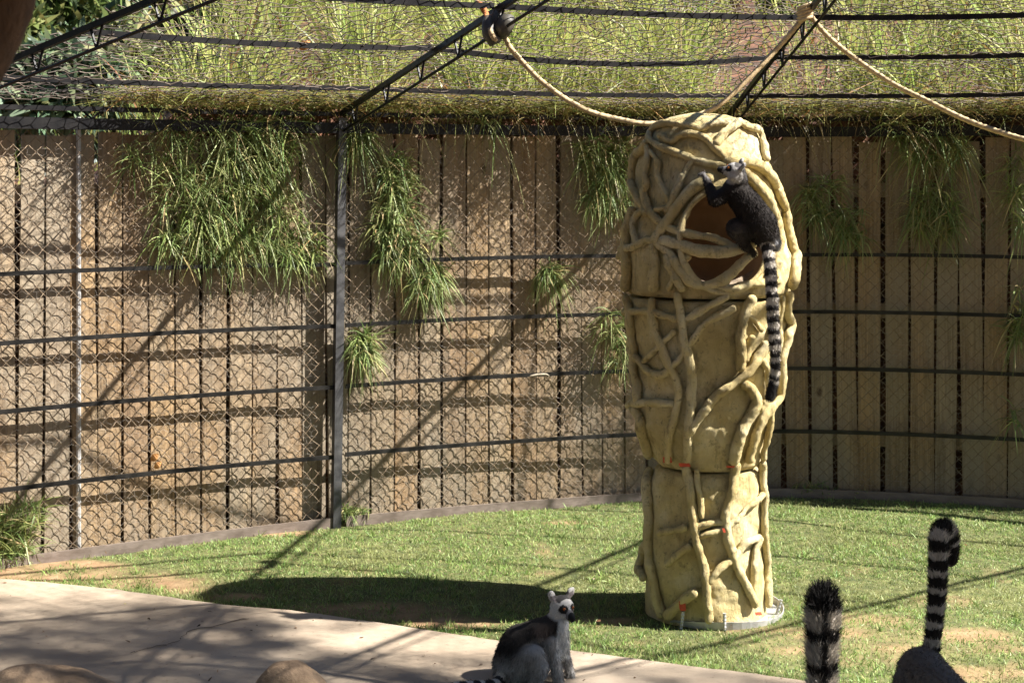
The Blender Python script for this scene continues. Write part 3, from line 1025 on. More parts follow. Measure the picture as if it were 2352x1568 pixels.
# ------------------------------------------------------------------ rocks at the lower edge
def rock(u, vtop, d, rx, ry, label):
    zt = EYE - (vtop - VH) / F * d
    c = Vector(((u - U0) / F * d, d, .02))
    V, Fc = [], []
    NT, NR = 36, 18
    for i in range(NR + 1):
        ph = (math.pi / 2 + .35) * i / NR
        for k_ in range(NT):
            a = 2 * math.pi * k_ / NT
            q = Vector((math.sin(ph) * math.cos(a) * rx, math.sin(ph) * math.sin(a) * ry, math.cos(ph) * zt))
            q *= 1 + .16 * nz(q, 4, u) + .06 * nz(q, 13, u)
            V.append(c + q)
    for i in range(NR):
        for k_ in range(NT):
            k2 = (k_ + 1) % NT
            Fc.append((i * NT + k_, i * NT + NT + k_, i * NT + NT + k2, i * NT + k2))
    link('rock', mesh('rock', V, Fc, M_ROCK, True), label=label, category='rock', group='brown rocks on the path')
rock(668, 1530, 5.75, .165, .16, 'rounded brown rock at the lower edge, peaked like a mound')
rock(110, 1545, 5.7, .30, .2, 'low flat brown rock in the lower left corner')

# ------------------------------------------------------------------ lemurs
def lemur_mesh(name, prims, voxel=.0045, smooth=5):
    V, Fc = [], []
    for p in prims:
        if p[0] == 'c':
            _, a, b, r0, r1 = p
            a, b = Vector(a), Vector(b)
            n = 9
            L = (b - a).length
            t = (b - a) / max(L, 1e-6)
            pts, R = [], []
            for q in (-1, -.92, -.7, -.38): pts.append(a + t * r0 * q); R.append(r0 * math.sqrt(max(0, 1 - q * q)) + 1e-4)
            for i in range(n): pts.append(a.lerp(b, i / (n - 1))); R.append(r0 + (r1 - r0) * i / (n - 1))
            for q in (.38, .7, .92, 1): pts.append(b + t * r1 * q); R.append(r1 * math.sqrt(max(0, 1 - q * q)) + 1e-4)
            V, Fc = merge((V, Fc), tube(pts, R, 14))
        elif p[0] == 't':
            _, pts, R = p
            V, Fc = merge((V, Fc), tube(pts, R, 12, dome=True))
        else:
            _, c, ax, ay, az = p
            vv, ff = [], []
            NT, NR = 18, 12
            for i in range(NR + 1):
                ph = math.pi * i / NR
                for k_ in range(NT):
                    a = 2 * math.pi * k_ / NT
                    vv.append(Vector(c) + ax * (math.sin(ph) * math.cos(a) + 1e-4) + ay * math.sin(ph) * math.sin(a) + az * math.cos(ph))
            for i in range(NR):
                for k_ in range(NT):
                    k2 = (k_ + 1) % NT
                    ff.append((i * NT + k_, i * NT + NT + k_, i * NT + NT + k2, i * NT + k2))
            ff += [tuple(range(NT)), tuple(NR * NT + k_ for k_ in reversed(range(NT)))]
            V, Fc = merge((V, Fc), (vv, ff))
    tmp = bpy.data.objects.new('tmp', mesh('tmp', V, Fc, M_FUR))
    COL.objects.link(tmp)
    m1 = tmp.modifiers.new('r', 'REMESH'); m1.mode = 'VOXEL'; m1.voxel_size = voxel; m1.use_smooth_shade = True
    m2 = tmp.modifiers.new('s', 'SMOOTH'); m2.iterations = smooth; m2.factor = .5
    dg = bpy.context.evaluated_depsgraph_get()
    me = bpy.data.meshes.new_from_object(tmp.evaluated_get(dg))
    bpy.data.objects.remove(tmp)
    me.name = name
    if not me.materials:
        me.materials.append(M_FUR)
    me.polygons.foreach_set('use_smooth', [True] * len(me.polygons))
    return me

def get_co(me):
    co = np.empty(len(me.vertices) * 3, np.float32); me.vertices.foreach_get('co', co)
    return co.reshape(-1, 3).astype(float)

def fur_mesh(me, cols, n, length, width, comb, name='fur'):
    """short fur: thin hair blades over the body; length and comb are functions of (points, normals)"""
    me.calc_loop_triangles()
    nt_ = len(me.loop_triangles)
    tv = np.empty(nt_ * 3, np.int32); me.loop_triangles.foreach_get('vertices', tv); tv = tv.reshape(-1, 3)
    co = get_co(me)
    a, b, c = co[tv[:, 0]], co[tv[:, 1]], co[tv[:, 2]]
    cr = np.cross(b - a, c - a)
    ar = np.linalg.norm(cr, axis=1)
    ids = RNG.choice(nt_, n, p=ar / ar.sum())
    r1, r2 = RNG.random(n), RNG.random(n)
    fl = r1 + r2 > 1
    r1[fl], r2[fl] = 1 - r1[fl], 1 - r2[fl]
    P = a[ids] + (b - a)[ids] * r1[:, None] + (c - a)[ids] * r2[:, None]
    N = cr[ids] / (ar[ids][:, None] + 1e-12)
    cl = np.array([mnoise.noise(Vector(p) * 55) for p in P.tolist()])
    cc = cols[tv[ids, 0]] * (RNG.uniform(.62, 1.3, n) * (1 + .45 * cl))[:, None]
    L = length(P, N) * RNG.uniform(.6, 1.25, n)
    D = N * .55 + comb(P, N) + RNG.normal(0, .22, (n, 3))
    return blades(name, P - N * .001, D, L, np.full(n, width) * RNG.uniform(.7, 1.3, n), np.full(n, .12), cc, M_FUR, K=2)

def build_head(c, f, up, R=1.0, wh=1.0, E=.80):
    """prims, local frame and colour function of a ring-tailed lemur head"""
    f = Vector(f).normalized(); r = f.cross(Vector(up)).normalized(); u = r.cross(f)
    c = Vector(c)
    L = lambda a, b, d: c + (f * a + r * b + u * d) * R
    pr = [('e', c, f * .046 * R, r * .045 * R, u * .042 * R),
          ('c', L(.030, 0, -.012), L(.068, 0, -.022), .024 * R, .0125 * R),
          ('e', L(.0, .026, -.02), f * .026 * R, r * .024 * R, u * .024 * R), ('e', L(.0, -.026, -.02), f * .026 * R, r * .024 * R, u * .024 * R)]
    for s_ in (-1, 1):
        pr.append(('e', L(-.010, s_ * .044, .043), f * .0095 * R + r * s_ * .004 * R, (r * s_ * .75 - u * .5) * .022 * R * E, (u * .8 + r * s_ * .5) * .034 * R * E))
    def col(P):
        q = (P - np.array(c)) / R
        a, b, d = q @ np.array(f), q @ np.array(r), q @ np.array(u)
        C = np.tile(np.array([.50, .475, .445]) * wh, (len(P), 1))
        crown = (d > .024) & (np.abs(b) < .034) & (a < .022)
        back = (a < -.016) & (np.abs(b) < .036) & (d < .035)
        C[crown | back] = (.055, .05, .048)
        for s_ in (-1, 1):
            e = np.sqrt((a - .036) ** 2 * .5 + ((b - s_ * .021) * 1.0) ** 2 + (d - .004) ** 2)
            C[(e < .0165) & (a > .012)] = (.015, .013, .012)
            inner = ((np.abs(b - s_ * .045) < .012) & (d > .024) & (d < .048) & (a > -.006))
            C[inner] = (.2, .17, .17)
            ear = (np.abs(b) > .036) & (d > .024) & (a <= -.004)
            C[ear] = np.array([.46, .44, .42]) * wh
        C[(a > .048)] = (.16, .15, .15)
        C[(a > .058) | ((a > .048) & (d < -.026))] = (.012, .012, .012)
        return C, np.sqrt((q ** 2).sum(1))
    eyes = [(L(.0400, s_ * .0205, .0055), L(.0448, s_ * .0216, .0057)) for s_ in (-1, 1)]
    return pr, col, eyes, R

def ball(c, r, nt=12, nr=8):
    V, Fc = [], []
    for i in range(nr + 1):
        ph = math.pi * i / nr
        for k_ in range(nt):
            a = 2 * math.pi * k_ / nt
            V.append(Vector(c) + Vector((math.sin(ph) * math.cos(a), math.sin(ph) * math.sin(a), math.cos(ph))) * r)
    for i in range(nr):
        for k_ in range(nt):
            k2 = (k_ + 1) % nt
            Fc.append((i * nt + k_, i * nt + nt + k_, i * nt + nt + k2, i * nt + k2))
    return V, Fc

def add_eyes(parent, eyes, R):
    for e, p in eyes:
        ob = link('eye', mesh('eye', *ball(e, .0056 * R), M_EYE, True), parent)
        link('pupil', mesh('pupil', *ball(p, .0027 * R), M_PUPIL, True), ob)

def polydist(P, pts):
    """distance to a polyline and arc length of the nearest point"""
    pts = np.array([tuple(p) for p in pts])
    best = np.full(len(P), 9.0); arc = np.zeros(len(P)); s_ = 0
    for a, b in zip(pts[:-1], pts[1:]):
        d = b - a; L = np.linalg.norm(d)
        t = np.clip(((P - a) @ d) / (L * L), 0, 1)
        dist = np.linalg.norm(P - (a + t[:, None] * d), axis=1)
        k_ = dist < best
        best[k_] = dist[k_]; arc[k_] = s_ + t[k_] * L
        s_ += L
    return best, arc, s_

def bands(arc, total, period=.046, black=.55, tip=.07, start=.02):
    C = np.tile(np.array([.56, .51, .44]), (len(arc), 1))
    ph = ((arc - start) / period) % 1
    C[ph < black] = (.022, .018, .016)
    C[arc > total - tip] = (.015, .013, .012)
    return C

def lemur(name, label, loc, prims, head, tail, body_cols, nfur, furlen, comb, tail_args={}, tail_r=.03):
    pr = list(prims)
    if head:
        pr += head[0]
    pr.append(('t', tail[0], tail[1]))
    me = lemur_mesh(name, pr)
    co = get_co(me)
    cols = body_cols(co)
    td, ta, tt = polydist(co, tail[0])
    if head:
        hc, hd = head[1](co)
        k_ = hd < .062
        near = np.zeros(len(co), bool)
        w = np.clip((.066 - hd) / .010, 0, 1)[:, None]
        ear = (hd < .1) & (hc[:, 0] > .5) & (hd >= .062) & head_up(co, head)
        cols = cols * (1 - w) + hc * w
        far = head_far(co, head)
        cols[far] = hc[far]
    k_ = td < np.interp(ta, [0, tt], [tail_r * 1.25, tail_r * 1.35])
    k_ &= ta > .012
    line = tail_args.pop('line', False)
    jb = np.array([mnoise.noise(Vector(p) * 28) for p in co.tolist()]) * .011 + np.array([mnoise.noise(Vector((0, 0, q * 9))) for q in ta.tolist()]) * .012
    cb = bands(np.clip(ta + jb, 0, tt), tt, **tail_args)
    if line:
        x0 = np.interp(co[:, 2], [q.z for q in tail[0]], [q.x for q in tail[0]])
        cb[(np.abs(co[:, 0] - x0) < .008) & (co[:, 1] < tail[0][0].y)] *= .1
    cols[k_] = cb[k_]
    setcols(me, cols)
    root = thing(name, label, 'lemur', loc, None)
    f = fur_mesh(me, cols, nfur, furlen, .0022, comb)
    body = link('body', me, root)
    link('fur', f, body, kind='stuff')
    if head:
        add_eyes(body, head[2], head[3])
    return root
def head_far(co, head):
    """ears and muzzle, which reach beyond the skull ball"""
    hc, hd = head[1](co)
    q = head[4](co)
    return (hd < .098) & (((q[:, 2] > .03) & (np.abs(q[:, 1]) > .018)) | ((q[:, 0] > .045) & (q[:, 2] > -.045)))
def head_up(co, head):
    return np.ones(len(co), bool)
def make_head(c, f, up, R=1.0, wh=1.0):
    pr, col, eyes, R = build_head(c, f, up, R, wh)
    f = Vector(f).normalized(); r = f.cross(Vector(up)).normalized(); u = r.cross(f)
    M_ = np.array([tuple(f), tuple(r), tuple(u)])
    c_ = np.array(tuple(c))
    return (pr, col, eyes, R, lambda P: ((P - c_) @ M_.T) / R)

def hand(base, d, up, size, prims, spread=1.0, n=4):
    """palm and five fingers, the thumb off the side"""
    d = Vector(d).normalized(); s_ = d.cross(Vector(up)).normalized(); u = s_.cross(d)
    b = Vector(base)
    prims.append(('c', b, b + d * size * .42, size * .16, size * .19))
    for i in range(4):
        o_ = (i - 1.5) * .14 * spread
        a = b + d * size * .48 + s_ * size * o_
        k1 = a + d * size * (.30 + .04 * (1.5 - abs(i - 1.5))) + s_ * size * o_ * .5 + u * size * .04
        prims.append(('c', a, k1, size * .075, size * .065))
        prims.append(('c', k1, k1 + d * size * .22 - u * size * .12, size * .065, size * .05))
    a = b + d * size * .12 + s_ * size * .14
    prims.append(('c', a, a + (d * .45 + s_ * .75).normalized() * size * .38, size * .08, size * .055))

# ---- sitting lemur
SD = 6.12
def S(x, y, dd=0.0):
    return to3(1029 + .15645 * x, 1323 + .15645 * y, SD + dd)
k = SD / F * .15645                                                  # metres per zoom pixel
pr = []
hd = make_head(S(1668, 440), (.60, -.78, -.12), (.03, 0, 1), 1.04)
pr += [('c', S(1590, 610, .01), S(1640, 520), .036, .038),           # neck
       ('c', S(1330, 850, .0), S(1560, 680), .058, .042),            # shoulders to neck
       ('c', S(1080, 1010, .02), S(1340, 850, .01), .082, .064),     # back
       ('c', S(970, 1270, .03), S(1080, 1010, .02), .083, .084),     # lower back
       ('e', S(960, 1330, .02), Vector((.078, 0, 0)), Vector((0, .085, 0)), Vector((0, 0, .07))),
       ('c', S(1480, 900, -.0), S(1560, 1080, -.01), .052, .04),     # chest
       ('c', S(1250, 1200, .02), S(1500, 1000, .01), .07, .05),
       ('c', S(1640, 690, -.01), S(1640, 1060, -.005), .036, .036),
       ('e', S(1180, 1240, -.062), Vector((.068, 0, .012)), Vector((0, .036, 0)), Vector((-.008, 0, .062))),   # near thigh
       ('c', S(1270, 1180, -.075), S(1345, 1330, -.085), .046, .034),   # knee
       ('c', S(1345, 1330, -.085), S(1250, 1580, -.07), .034, .022),   # shank
       ('c', S(1250, 1600, -.07), S(1480, 1640, -.10), .02, .014),     # foot
       ('e', S(1180, 1260, .085), Vector((.06, 0, .01)), Vector((0, .034, 0)), Vector((0, 0, .058))),
       ('c', S(1300, 1300, .085), S(1250, 1580, .08), .034, .022),
       ('c', S(1250, 1600, .08), S(1450, 1620, .06), .02, .014),
       ('c', S(1500, 980, -.035), S(1560, 1240, -.05), .035, .026),    # near arm
       ('c', S(1560, 1240, -.05), S(1640, 1570, -.055), .026, .016),
       ('c', S(1640, 980, .035), S(1730, 1220, .03), .028, .022),      # far arm
       ('c', S(1730, 1220, .03), S(1830, 1530, .02), .021, .014)]
hand(S(1640, 1580, -.055), (.75, -.6, -.25), (0, 0, 1), .05, pr)
hand(S(1835, 1535, .02), (.9, -.4, -.22), (0, 0, 1), .05, pr)
tl = catmull([S(840, 1440, .02), S(790, 1490, -.02), to3(1135, 1574, 6.04), to3(1095, 1577, 6.02), to3(1050, 1580, 6.01), to3(1010, 1588, 5.99), to3(960, 1598, 5.96), to3(915, 1606, 5.94), to3(880, 1613, 5.9)], 40)
def sit_cols(P):
    u = U0 + F * P[:, 0] / P[:, 1]; v = VH + F * (EYE - P[:, 2]) / P[:, 1]
    x = (u - 1029) / .15645; y = (v - 1323) / .15645
    C = np.tile(np.array([.34, .315, .285]), (len(P), 1))
    # dark saddle along the spine
    spine = np.array([(1560, 560), (1400, 640), (1150, 720), (930, 880), (800, 1080), (740, 1300)], float)
    d = np.full(len(P), 1e9)
    for a, b in zip(spine[:-1], spine[1:]):
        t = np.clip(((x - a[0]) * (b - a)[0] + (y - a[1]) * (b - a)[1]) / ((b - a) @ (b - a)), 0, 1)
        d = np.minimum(d, np.hypot(x - a[0] - t * (b - a)[0], y - a[1] - t * (b - a)[1]))
    w = np.clip((300 - d) / 110, 0, 1) * np.clip((1360 - y) / 250, 0, 1)
    w = np.clip(w + np.clip(1 - np.hypot(x - 1520, y - 740) / 190, 0, 1), 0, 1)
    C = C * (1 - w[:, None]) + np.array([.030, .025, .022]) * w[:, None]
    fl = np.clip(1 - np.hypot((x - 1400) / 200, (y - 860) / 200), 0, 1)
    C = C * (1 - fl[:, None] * .8) + np.array([.12, .085, .07]) * fl[:, None] * .8
    w = np.clip((x - (1615 - .10 * np.clip(y - 600, 0, 700))) / 30, 0, 1) * np.clip((1230 - y) / 60, 0, 1) * np.clip((y - 560) / 40, 0, 1)
    C = C * (1 - w[:, None]) + np.array([.66, .64, .60]) * w[:, None]
    w = np.clip((x - 1560) / 40, 0, 1) * np.clip((640 - y) / 40, 0, 1) * np.clip((y - 480) / 40, 0, 1)
    C = C * (1 - w[:, None]) + np.array([.58, .56, .53]) * w[:, None]
    w = np.clip((y - 1180) / 120, 0, 1) * np.clip((x - 1280) / 80, 0, 1)
    C = C * (1 - w[:, None]) + np.array([.36, .345, .325]) * w[:, None]
    rp = np.clip((1000 - x) / 200, 0, 1) * np.clip((y - 1380) / 100, 0, 1)
    C = C * (1 - rp[:, None]) + np.array([.13, .08, .055]) * rp[:, None]
    return C
lemur('sitting_lemur', 'ring-tailed lemur sitting on the concrete path, head turned to the right', Vector((S(1250, 1600).x, SD, .03)), pr, hd, (tl, [.026] * 20 + [.026] * 20), sit_cols, 26000,
      lambda P, N: np.where(np.linalg.norm(P - np.array(tuple(S(1668, 440))), axis=1) < .085, .006, .016),
      lambda P, N: np.array([-.15, 0, -.75]) * np.ones((len(P), 1)), dict(period=.05))

# ---- climbing lemur
CDp = 6.74
def Cc(x, y, dd=0.0):
    return to3(1561.9 + .18159 * x, 339.9 + .18159 * y, CDp + dd)
pr = []
hd = make_head(Cc(700, 300, -.03), (-.86, -.05, .42), (.46, -.22, .86), 0.96, .8)
pr += [('c', Cc(735, 400, -.02), Cc(715, 330, -.03), .040, .042),
       ('c', Cc(700, 520, 0), Cc(735, 420, -.01), .058, .044),
       ('c', Cc(860, 720, -.01), Cc(710, 540, 0), .064, .056),
       ('c', Cc(1010, 960, -.01), Cc(860, 720, -.01), .074, .064),
       ('c', Cc(1080, 1090, 0), Cc(1010, 960, -.01), .058, .074),
       ('c', Cc(640, 540, .0), Cc(440, 650, -.03), .035, .028),           # left upper arm
       ('c', Cc(440, 650, -.03), Cc(330, 400, .03), .027, .0155),         # forearm
       ('c', Cc(760, 480, .06), Cc(760, 330, .12), .03, .018),            # far arm on the rock
       ('c', Cc(930, 1020, .0), Cc(720, 1010, -.01), .052, .046),         # thigh
       ('c', Cc(700, 1000, -.01), Cc(830, 1230, .0), .040, .022),         # shank
       ('c', Cc(830, 1240, .0), Cc(900, 1290, .03), .018, .014),
       ('c', Cc(1120, 1080, .03), Cc(1180, 1160, .05), .05, .03),
       ('c', Cc(1180, 1160, .05), Cc(1225, 1270, .05), .024, .014),
       ('c', Cc(1225, 1270, .05), Cc(1265, 1190, .05), .012, .008)]
hand(Cc(322, 390, .03), (-.45, .25, .75), (0, -1, .2), .048, pr, 1.2)
hand(Cc(880, 1285, .02), (.5, .3, -.5), (0, -1, 0), .045, pr)
tl = catmull([Cc(1085, 1130, -.0), to3(1764, 575, 6.71), to3(1769, 620, 6.68), to3(1773, 680, 6.67), to3(1776, 740, 6.68), to3(1780, 800, 6.69), to3(1779, 860, 6.70), to3(1768, 912, 6.71)], 44)
def climb_cols(P):
    u = U0 + F * P[:, 0] / P[:, 1]; v = VH + F * (EYE - P[:, 2]) / P[:, 1]
    x = (u - 1561.9) / .18159; y = (v - 339.9) / .18159
    C = np.tile(np.array([.021, .016, .013]), (len(P), 1))
    w = np.clip(1 - np.hypot((x - 740) / 170, (y - 1080) / 170), 0, 1)
    C = C * (1 - w[:, None]) + np.array([.13, .115, .10]) * w[:, None]
    w = np.clip((y - 880) / 200, 0, 1) * .5
    C = C * (1 - w[:, None]) + np.array([.042, .035, .031]) * w[:, None]
    w = np.clip((430 - y) / 60, 0, 1) * np.clip((430 - x) / 60, 0, 1)
    C = C * (1 - w[:, None]) + np.array([.15, .14, .135]) * w[:, None]
    w = np.clip((x - 1170) / 40, 0, 1) * np.clip((y - 1140) / 40, 0, 1)
    C = C * (1 - w[:, None]) + np.array([.24, .24, .25]) * w[:, None]
    return C
lemur('climbing_lemur', 'dark ring-tailed lemur climbing the pillar beside the hollow, banded tail hanging', Cc(1050, 1290), pr, hd, (tl, [.028] * 6 + [.024] * 26 + [.020] * 12), climb_cols, 24000,
      lambda P, N: np.where(np.linalg.norm(P - np.array(tuple(Cc(700, 300, -.03))), axis=1) < .08, .005, .012),
      lambda P, N: np.array([.2, 0, -.7]) * np.ones((len(P), 1)), dict(period=.05, start=.045), .026)

# ---- two lemurs walking away below the frame, tails up
def walker(name, label, tailpts, trad, rump, fur_n, tail_fur, targs, grey):
    """rump = rear point of the back (world), the lemur faces away towards +y or as given"""
    b = Vector(rump)
    fw = Vector((.12, -1, 0)).normalized()
    sd = fw.cross(Vector((0, 0, 1)))
    zt = b.z
    L = lambda a, s_, z: Vector((b.x, b.y, 0)) + fw * a + sd * s_ + Vector((0, 0, z))
    hd = make_head(L(.40, 0, zt - .17), (fw.x, fw.y, -.5), (0, 0, 1), 1.0)
    pr = [('c', L(.0, 0, zt - .085), L(.16, 0, zt - .10), .083, .078), ('c', L(.16, 0, zt - .10), L(.31, 0, zt - .09), .078, .064), ('c', L(.31, 0, zt - .085), L(.37, 0, zt - .14), .05, .04)]
    for s_ in (-1, 1):
        pr += [('c', L(.02, s_ * .05, zt - .11), L(.09, s_ * .075, zt - .19), .056, .04), ('c', L(.09, s_ * .075, zt - .19), L(.0, s_ * .075, .09), .036, .018), ('c', L(.0, s_ * .075, .07), L(.02, s_ * .075, .045), .018, .015),
               ('c', L(.29, s_ * .04, zt - .12), L(.27, s_ * .055, .2), .032, .022), ('c', L(.27, s_ * .055, .2), L(.30, s_ * .055, .05), .02, .013)]
        hand(L(.02, s_ * .075, .045), (fw.x, fw.y, 0), (0, 0, 1), .055, pr)
        hand(L(.30, s_ * .055, .045), (fw.x, fw.y, 0), (0, 0, 1), .05, pr)
    def cols(P):
        C = np.tile(np.array(grey), (len(P), 1))
        w = np.clip((zt - .13 - P[:, 2]) / .08, 0, 1)
        return C * (1 - w[:, None]) + np.array([.34, .33, .32]) * w[:, None]
    tl = catmull(tailpts, 60)
    tn = np.array([tuple(p) for p in tl])
    def flen(P, N):
        td, ta, tt = polydist(P, tl)
        return np.where((td < max(trad) * 1.4) & (ta > .03), tail_fur, .013)
    def comb(P, N):
        td, ta, tt = polydist(P, tl)
        up = np.where(((td < max(trad) * 1.4) & (ta > .03))[:, None], np.array([[0, 0, 1.0]]), np.array([[0, 0, -.5]]))
        return up
    R = list(np.interp(np.linspace(0, 1, 60), np.linspace(0, 1, len(trad)), trad))
    lemur(name, label, Vector((b.x, b.y, .0)), pr, hd, (tl, R), cols, fur_n, flen, comb, targs, max(trad))

RD = 5.35
rt = [to3(2140, 1515, RD), to3(2142, 1470, RD), to3(2150, 1400, RD), to3(2154, 1330, RD), to3(2156, 1270, RD), to3(2158, 1232, RD + .01), to3(2168, 1216, RD + .03), to3(2180, 1232, RD + .05), to3(2184, 1262, RD + .055), to3(2182, 1290, RD + .055)]
walker('walking_lemur', 'grey rounded lemur back at the lower right, banded tail hooked over at its tip', rt, [.026, .025, .027, .029, .031, .032, .032, .030, .027, .022], to3(2118, 1484, RD - .06), 36000, .022,
       dict(period=.06, black=.57, start=.01, tip=.05), (.15, .125, .105))
LD = 4.75
lt = [to3(1880, 1800, LD), to3(1886, 1700, LD), to3(1888, 1600, LD), to3(1888, 1500, LD), to3(1890, 1430, LD), to3(1890, 1395, LD), to3(1891, 1372, LD)]
walker('passing_lemur', 'thick raised tail with a black tufted tip, left of the walking lemur', lt, [.024, .027, .033, .038, .042, .043, .036], to3(1870, 1850, LD - .06), 46000, .042,
       dict(period=.10, black=.33, start=.03, tip=.045, line=True), (.13, .11, .095))

# ------------------------------------------------------------------ grass: lawn
def tints(n, palette, weights):
    pal = np.array(palette)
    c = pal[RNG.choice(len(pal), n, p=np.array(weights) / sum(weights))]
    return c * RNG.uniform(.75, 1.25, n)[:, None] * RNG.normal(1, .06, (n, 3))
PAL = [(.22, .325, .09), (.31, .41, .135), (.145, .235, .065), (.42, .41, .19)]
def lawn_blades(n, x0, x1, y0, y1):
    x = RNG.uniform(x0, x1, n); y = RNG.uniform(y0, y1, n)
    ix = np.clip(((x - gx[0]) / (gx[-1] - gx[0]) * (nx - 1)).astype(int), 0, nx - 1)
    iy = np.clip(((y - gy[0]) / (gy[-1] - gy[0]) * (ny - 1)).astype(int), 0, ny - 1)
    keep = (RNG.random(n) > DM[iy, ix] * 1.15) & (y > path_y(x) + RNG.normal(.0, .015, n))
    # inside the wall and off the pillar foot
    uu = U0 + F * x / y
    wy = np.interp(uu, WU, WP[:, 1])
    keep &= (y < wy - .03) & (np.hypot(x - PX, y - PD) > .30)
    x, y = x[keep], y[keep]
    ix, iy = ix[keep], iy[keep]
    z = ZG.reshape(ny, nx)[iy, ix] - .004
    return x, y, z
x, y, z = lawn_blades(300000, -3.4, 4.3, 4.4, 10)
n = len(x)
tall = np.array([mnoise.noise(Vector((a * 2.3, b * 2.3, 9))) for a, b in zip(x, y)])
L = (.021 + .017 * RNG.random(n)) * (1 + .5 * tall)
edge = np.exp(-np.abs(y - path_y(x) - .08) / .10)
L *= 1 + .7 * edge
d = np.stack([RNG.normal(0, .55, n), RNG.normal(0, .55, n), np.ones(n)], 1)
dry = np.array([mnoise.noise(Vector((a * 1.4, b * 1.4, 3))) for a, b in zip(x, y)])
cols = tints(n, PAL, [4, 4, 3, 1.2])
w = np.clip(dry * 1.5, 0, .6)[:, None]
cols = cols * (1 - w) + np.array([.31, .31, .13]) * w * RNG.uniform(.8, 1.2, n)[:, None]
me = blades('lawn_grass', np.stack([x, y, z], 1), d, L, np.full(n, .0045) * RNG.uniform(.7, 1.3, n), RNG.uniform(.1, .5, n), cols, M_LAWN, K=2)
link('lawn_grass', me, kind='stuff')
# taller stray tufts
n_t = 260
x, y, z = lawn_blades(n_t * 3, -3.2, 4.2, 5.6, 9.8)
cx = np.repeat(x, 14); cy = np.repeat(y, 14); cz = np.repeat(z, 14)
n = len(cx)
dd = np.stack([RNG.normal(0, .45, n), RNG.normal(0, .45, n), np.ones(n)], 1)
me = blades('grass_tufts', np.stack([cx + RNG.normal(0, .012, n), cy + RNG.normal(0, .012, n), cz], 1), dd, RNG.uniform(.04, .085, n), np.full(n, .0045), RNG.uniform(.2, .6, n), tints(n, PAL, [4, 4, 3, .7]), M_LAWN, K=3)
link('grass_tufts', me, kind='stuff')

# ------------------------------------------------------------------ long grass on the bank
GP = [(.27, .32, .08), (.40, .42, .13), (.17, .23, .06), (.48, .44, .2), (.30, .15, .07)]
def bank_grass(n, name, u0, u1, omin, omax, Lr, lean, wts, W=.011, keepleft=.04):
    s = RNG.uniform(s_of(u0), s_of(u1), n)
    cl = np.array([mnoise.noise(Vector((a * 2.2, 1.7, 0))) for a in s])
    o = omin + (omax - omin) * RNG.random(n) ** 1.3
    keep = RNG.random(n) < np.clip(.6 + 1.5 * cl + .35 * np.sin(o * 5 + s * 3), .08, 1)
    s, o = s[keep], o[keep]; n = len(s)
    X = np.interp(s, WS, WP[:, 0]); Y = np.interp(s, WS, WP[:, 1])
    tx = np.gradient(WP[:, 0], WS); ty = np.gradient(WP[:, 1], WS)
    T = np.stack([np.interp(s, WS, tx), np.interp(s, WS, ty)], 1); T /= np.linalg.norm(T, axis=1)[:, None]
    N = np.stack([-T[:, 1], T[:, 0]], 1)
    base = np.stack([X + N[:, 0] * o, Y + N[:, 1] * o, bank_z(o, s) - .05], 1)
    d = np.stack([RNG.normal(0, .35, n) - N[:, 0] * lean, RNG.normal(0, .35, n) - N[:, 1] * lean, np.full(n, 1.0)], 1)
    pu = U0 + F * base[:, 0] / base[:, 1]
    ok = (pu > 430 + RNG.normal(0, 70, n)) | (RNG.random(n) < keepleft)
    base, d, o, s = base[ok], d[ok], o[ok], s[ok]; n = len(s)
    pu = U0 + F * base[:, 0] / base[:, 1]; pv = VH - F * (base[:, 2] - EYE) / base[:, 1]
    bare = np.zeros(n)
    for (u_, v_, ru, rv) in ((975, 190, 85, 150), (1700, 200, 95, 150), (1330, 150, 50, 110), (2250, 230, 70, 90), (720, 120, 60, 110), (2050, 130, 50, 90)):
        bare = np.maximum(bare, np.exp(-(((pu - u_) / ru) ** 2 + ((pv - v_) / rv) ** 2) ** 2))
    ok = RNG.random(n) > bare * .75
    base, d, bare = base[ok], d[ok], bare[ok]; n = len(base)
    L = RNG.uniform(*Lr, n) * (1 - .72 * bare)
    me = blades(name, base, d, L, np.full(n, W) * RNG.uniform(.5, 1.4, n), RNG.uniform(.15, .75, n), tints(n, GP, wts), M_BLADE, K=5)
    link(name, me, kind='stuff')
bank_grass(22000, 'bank_grass', 470, 2520, .3, 4.8, (.4, 1.25), .25, [4, 5, 2.5, 2, .5], .013)
bank_grass(1300, 'bank_grass', -450, 700, .4, 4.5, (.25, .8), .1, [2, 1, 4, 2.2, 1.2], keepleft=1)
bank_grass(7500, 'eave_grass', 270, 2500, .18, .6, (.2, .5), .35, [3, 3, 3, 2.5, 1.0], .009)

bank_grass(1500, 'tall_reeds', 480, 2520, .6, 4.5, (.9, 1.7), .08, [4, 5, 1.5, 2, .2], .02)
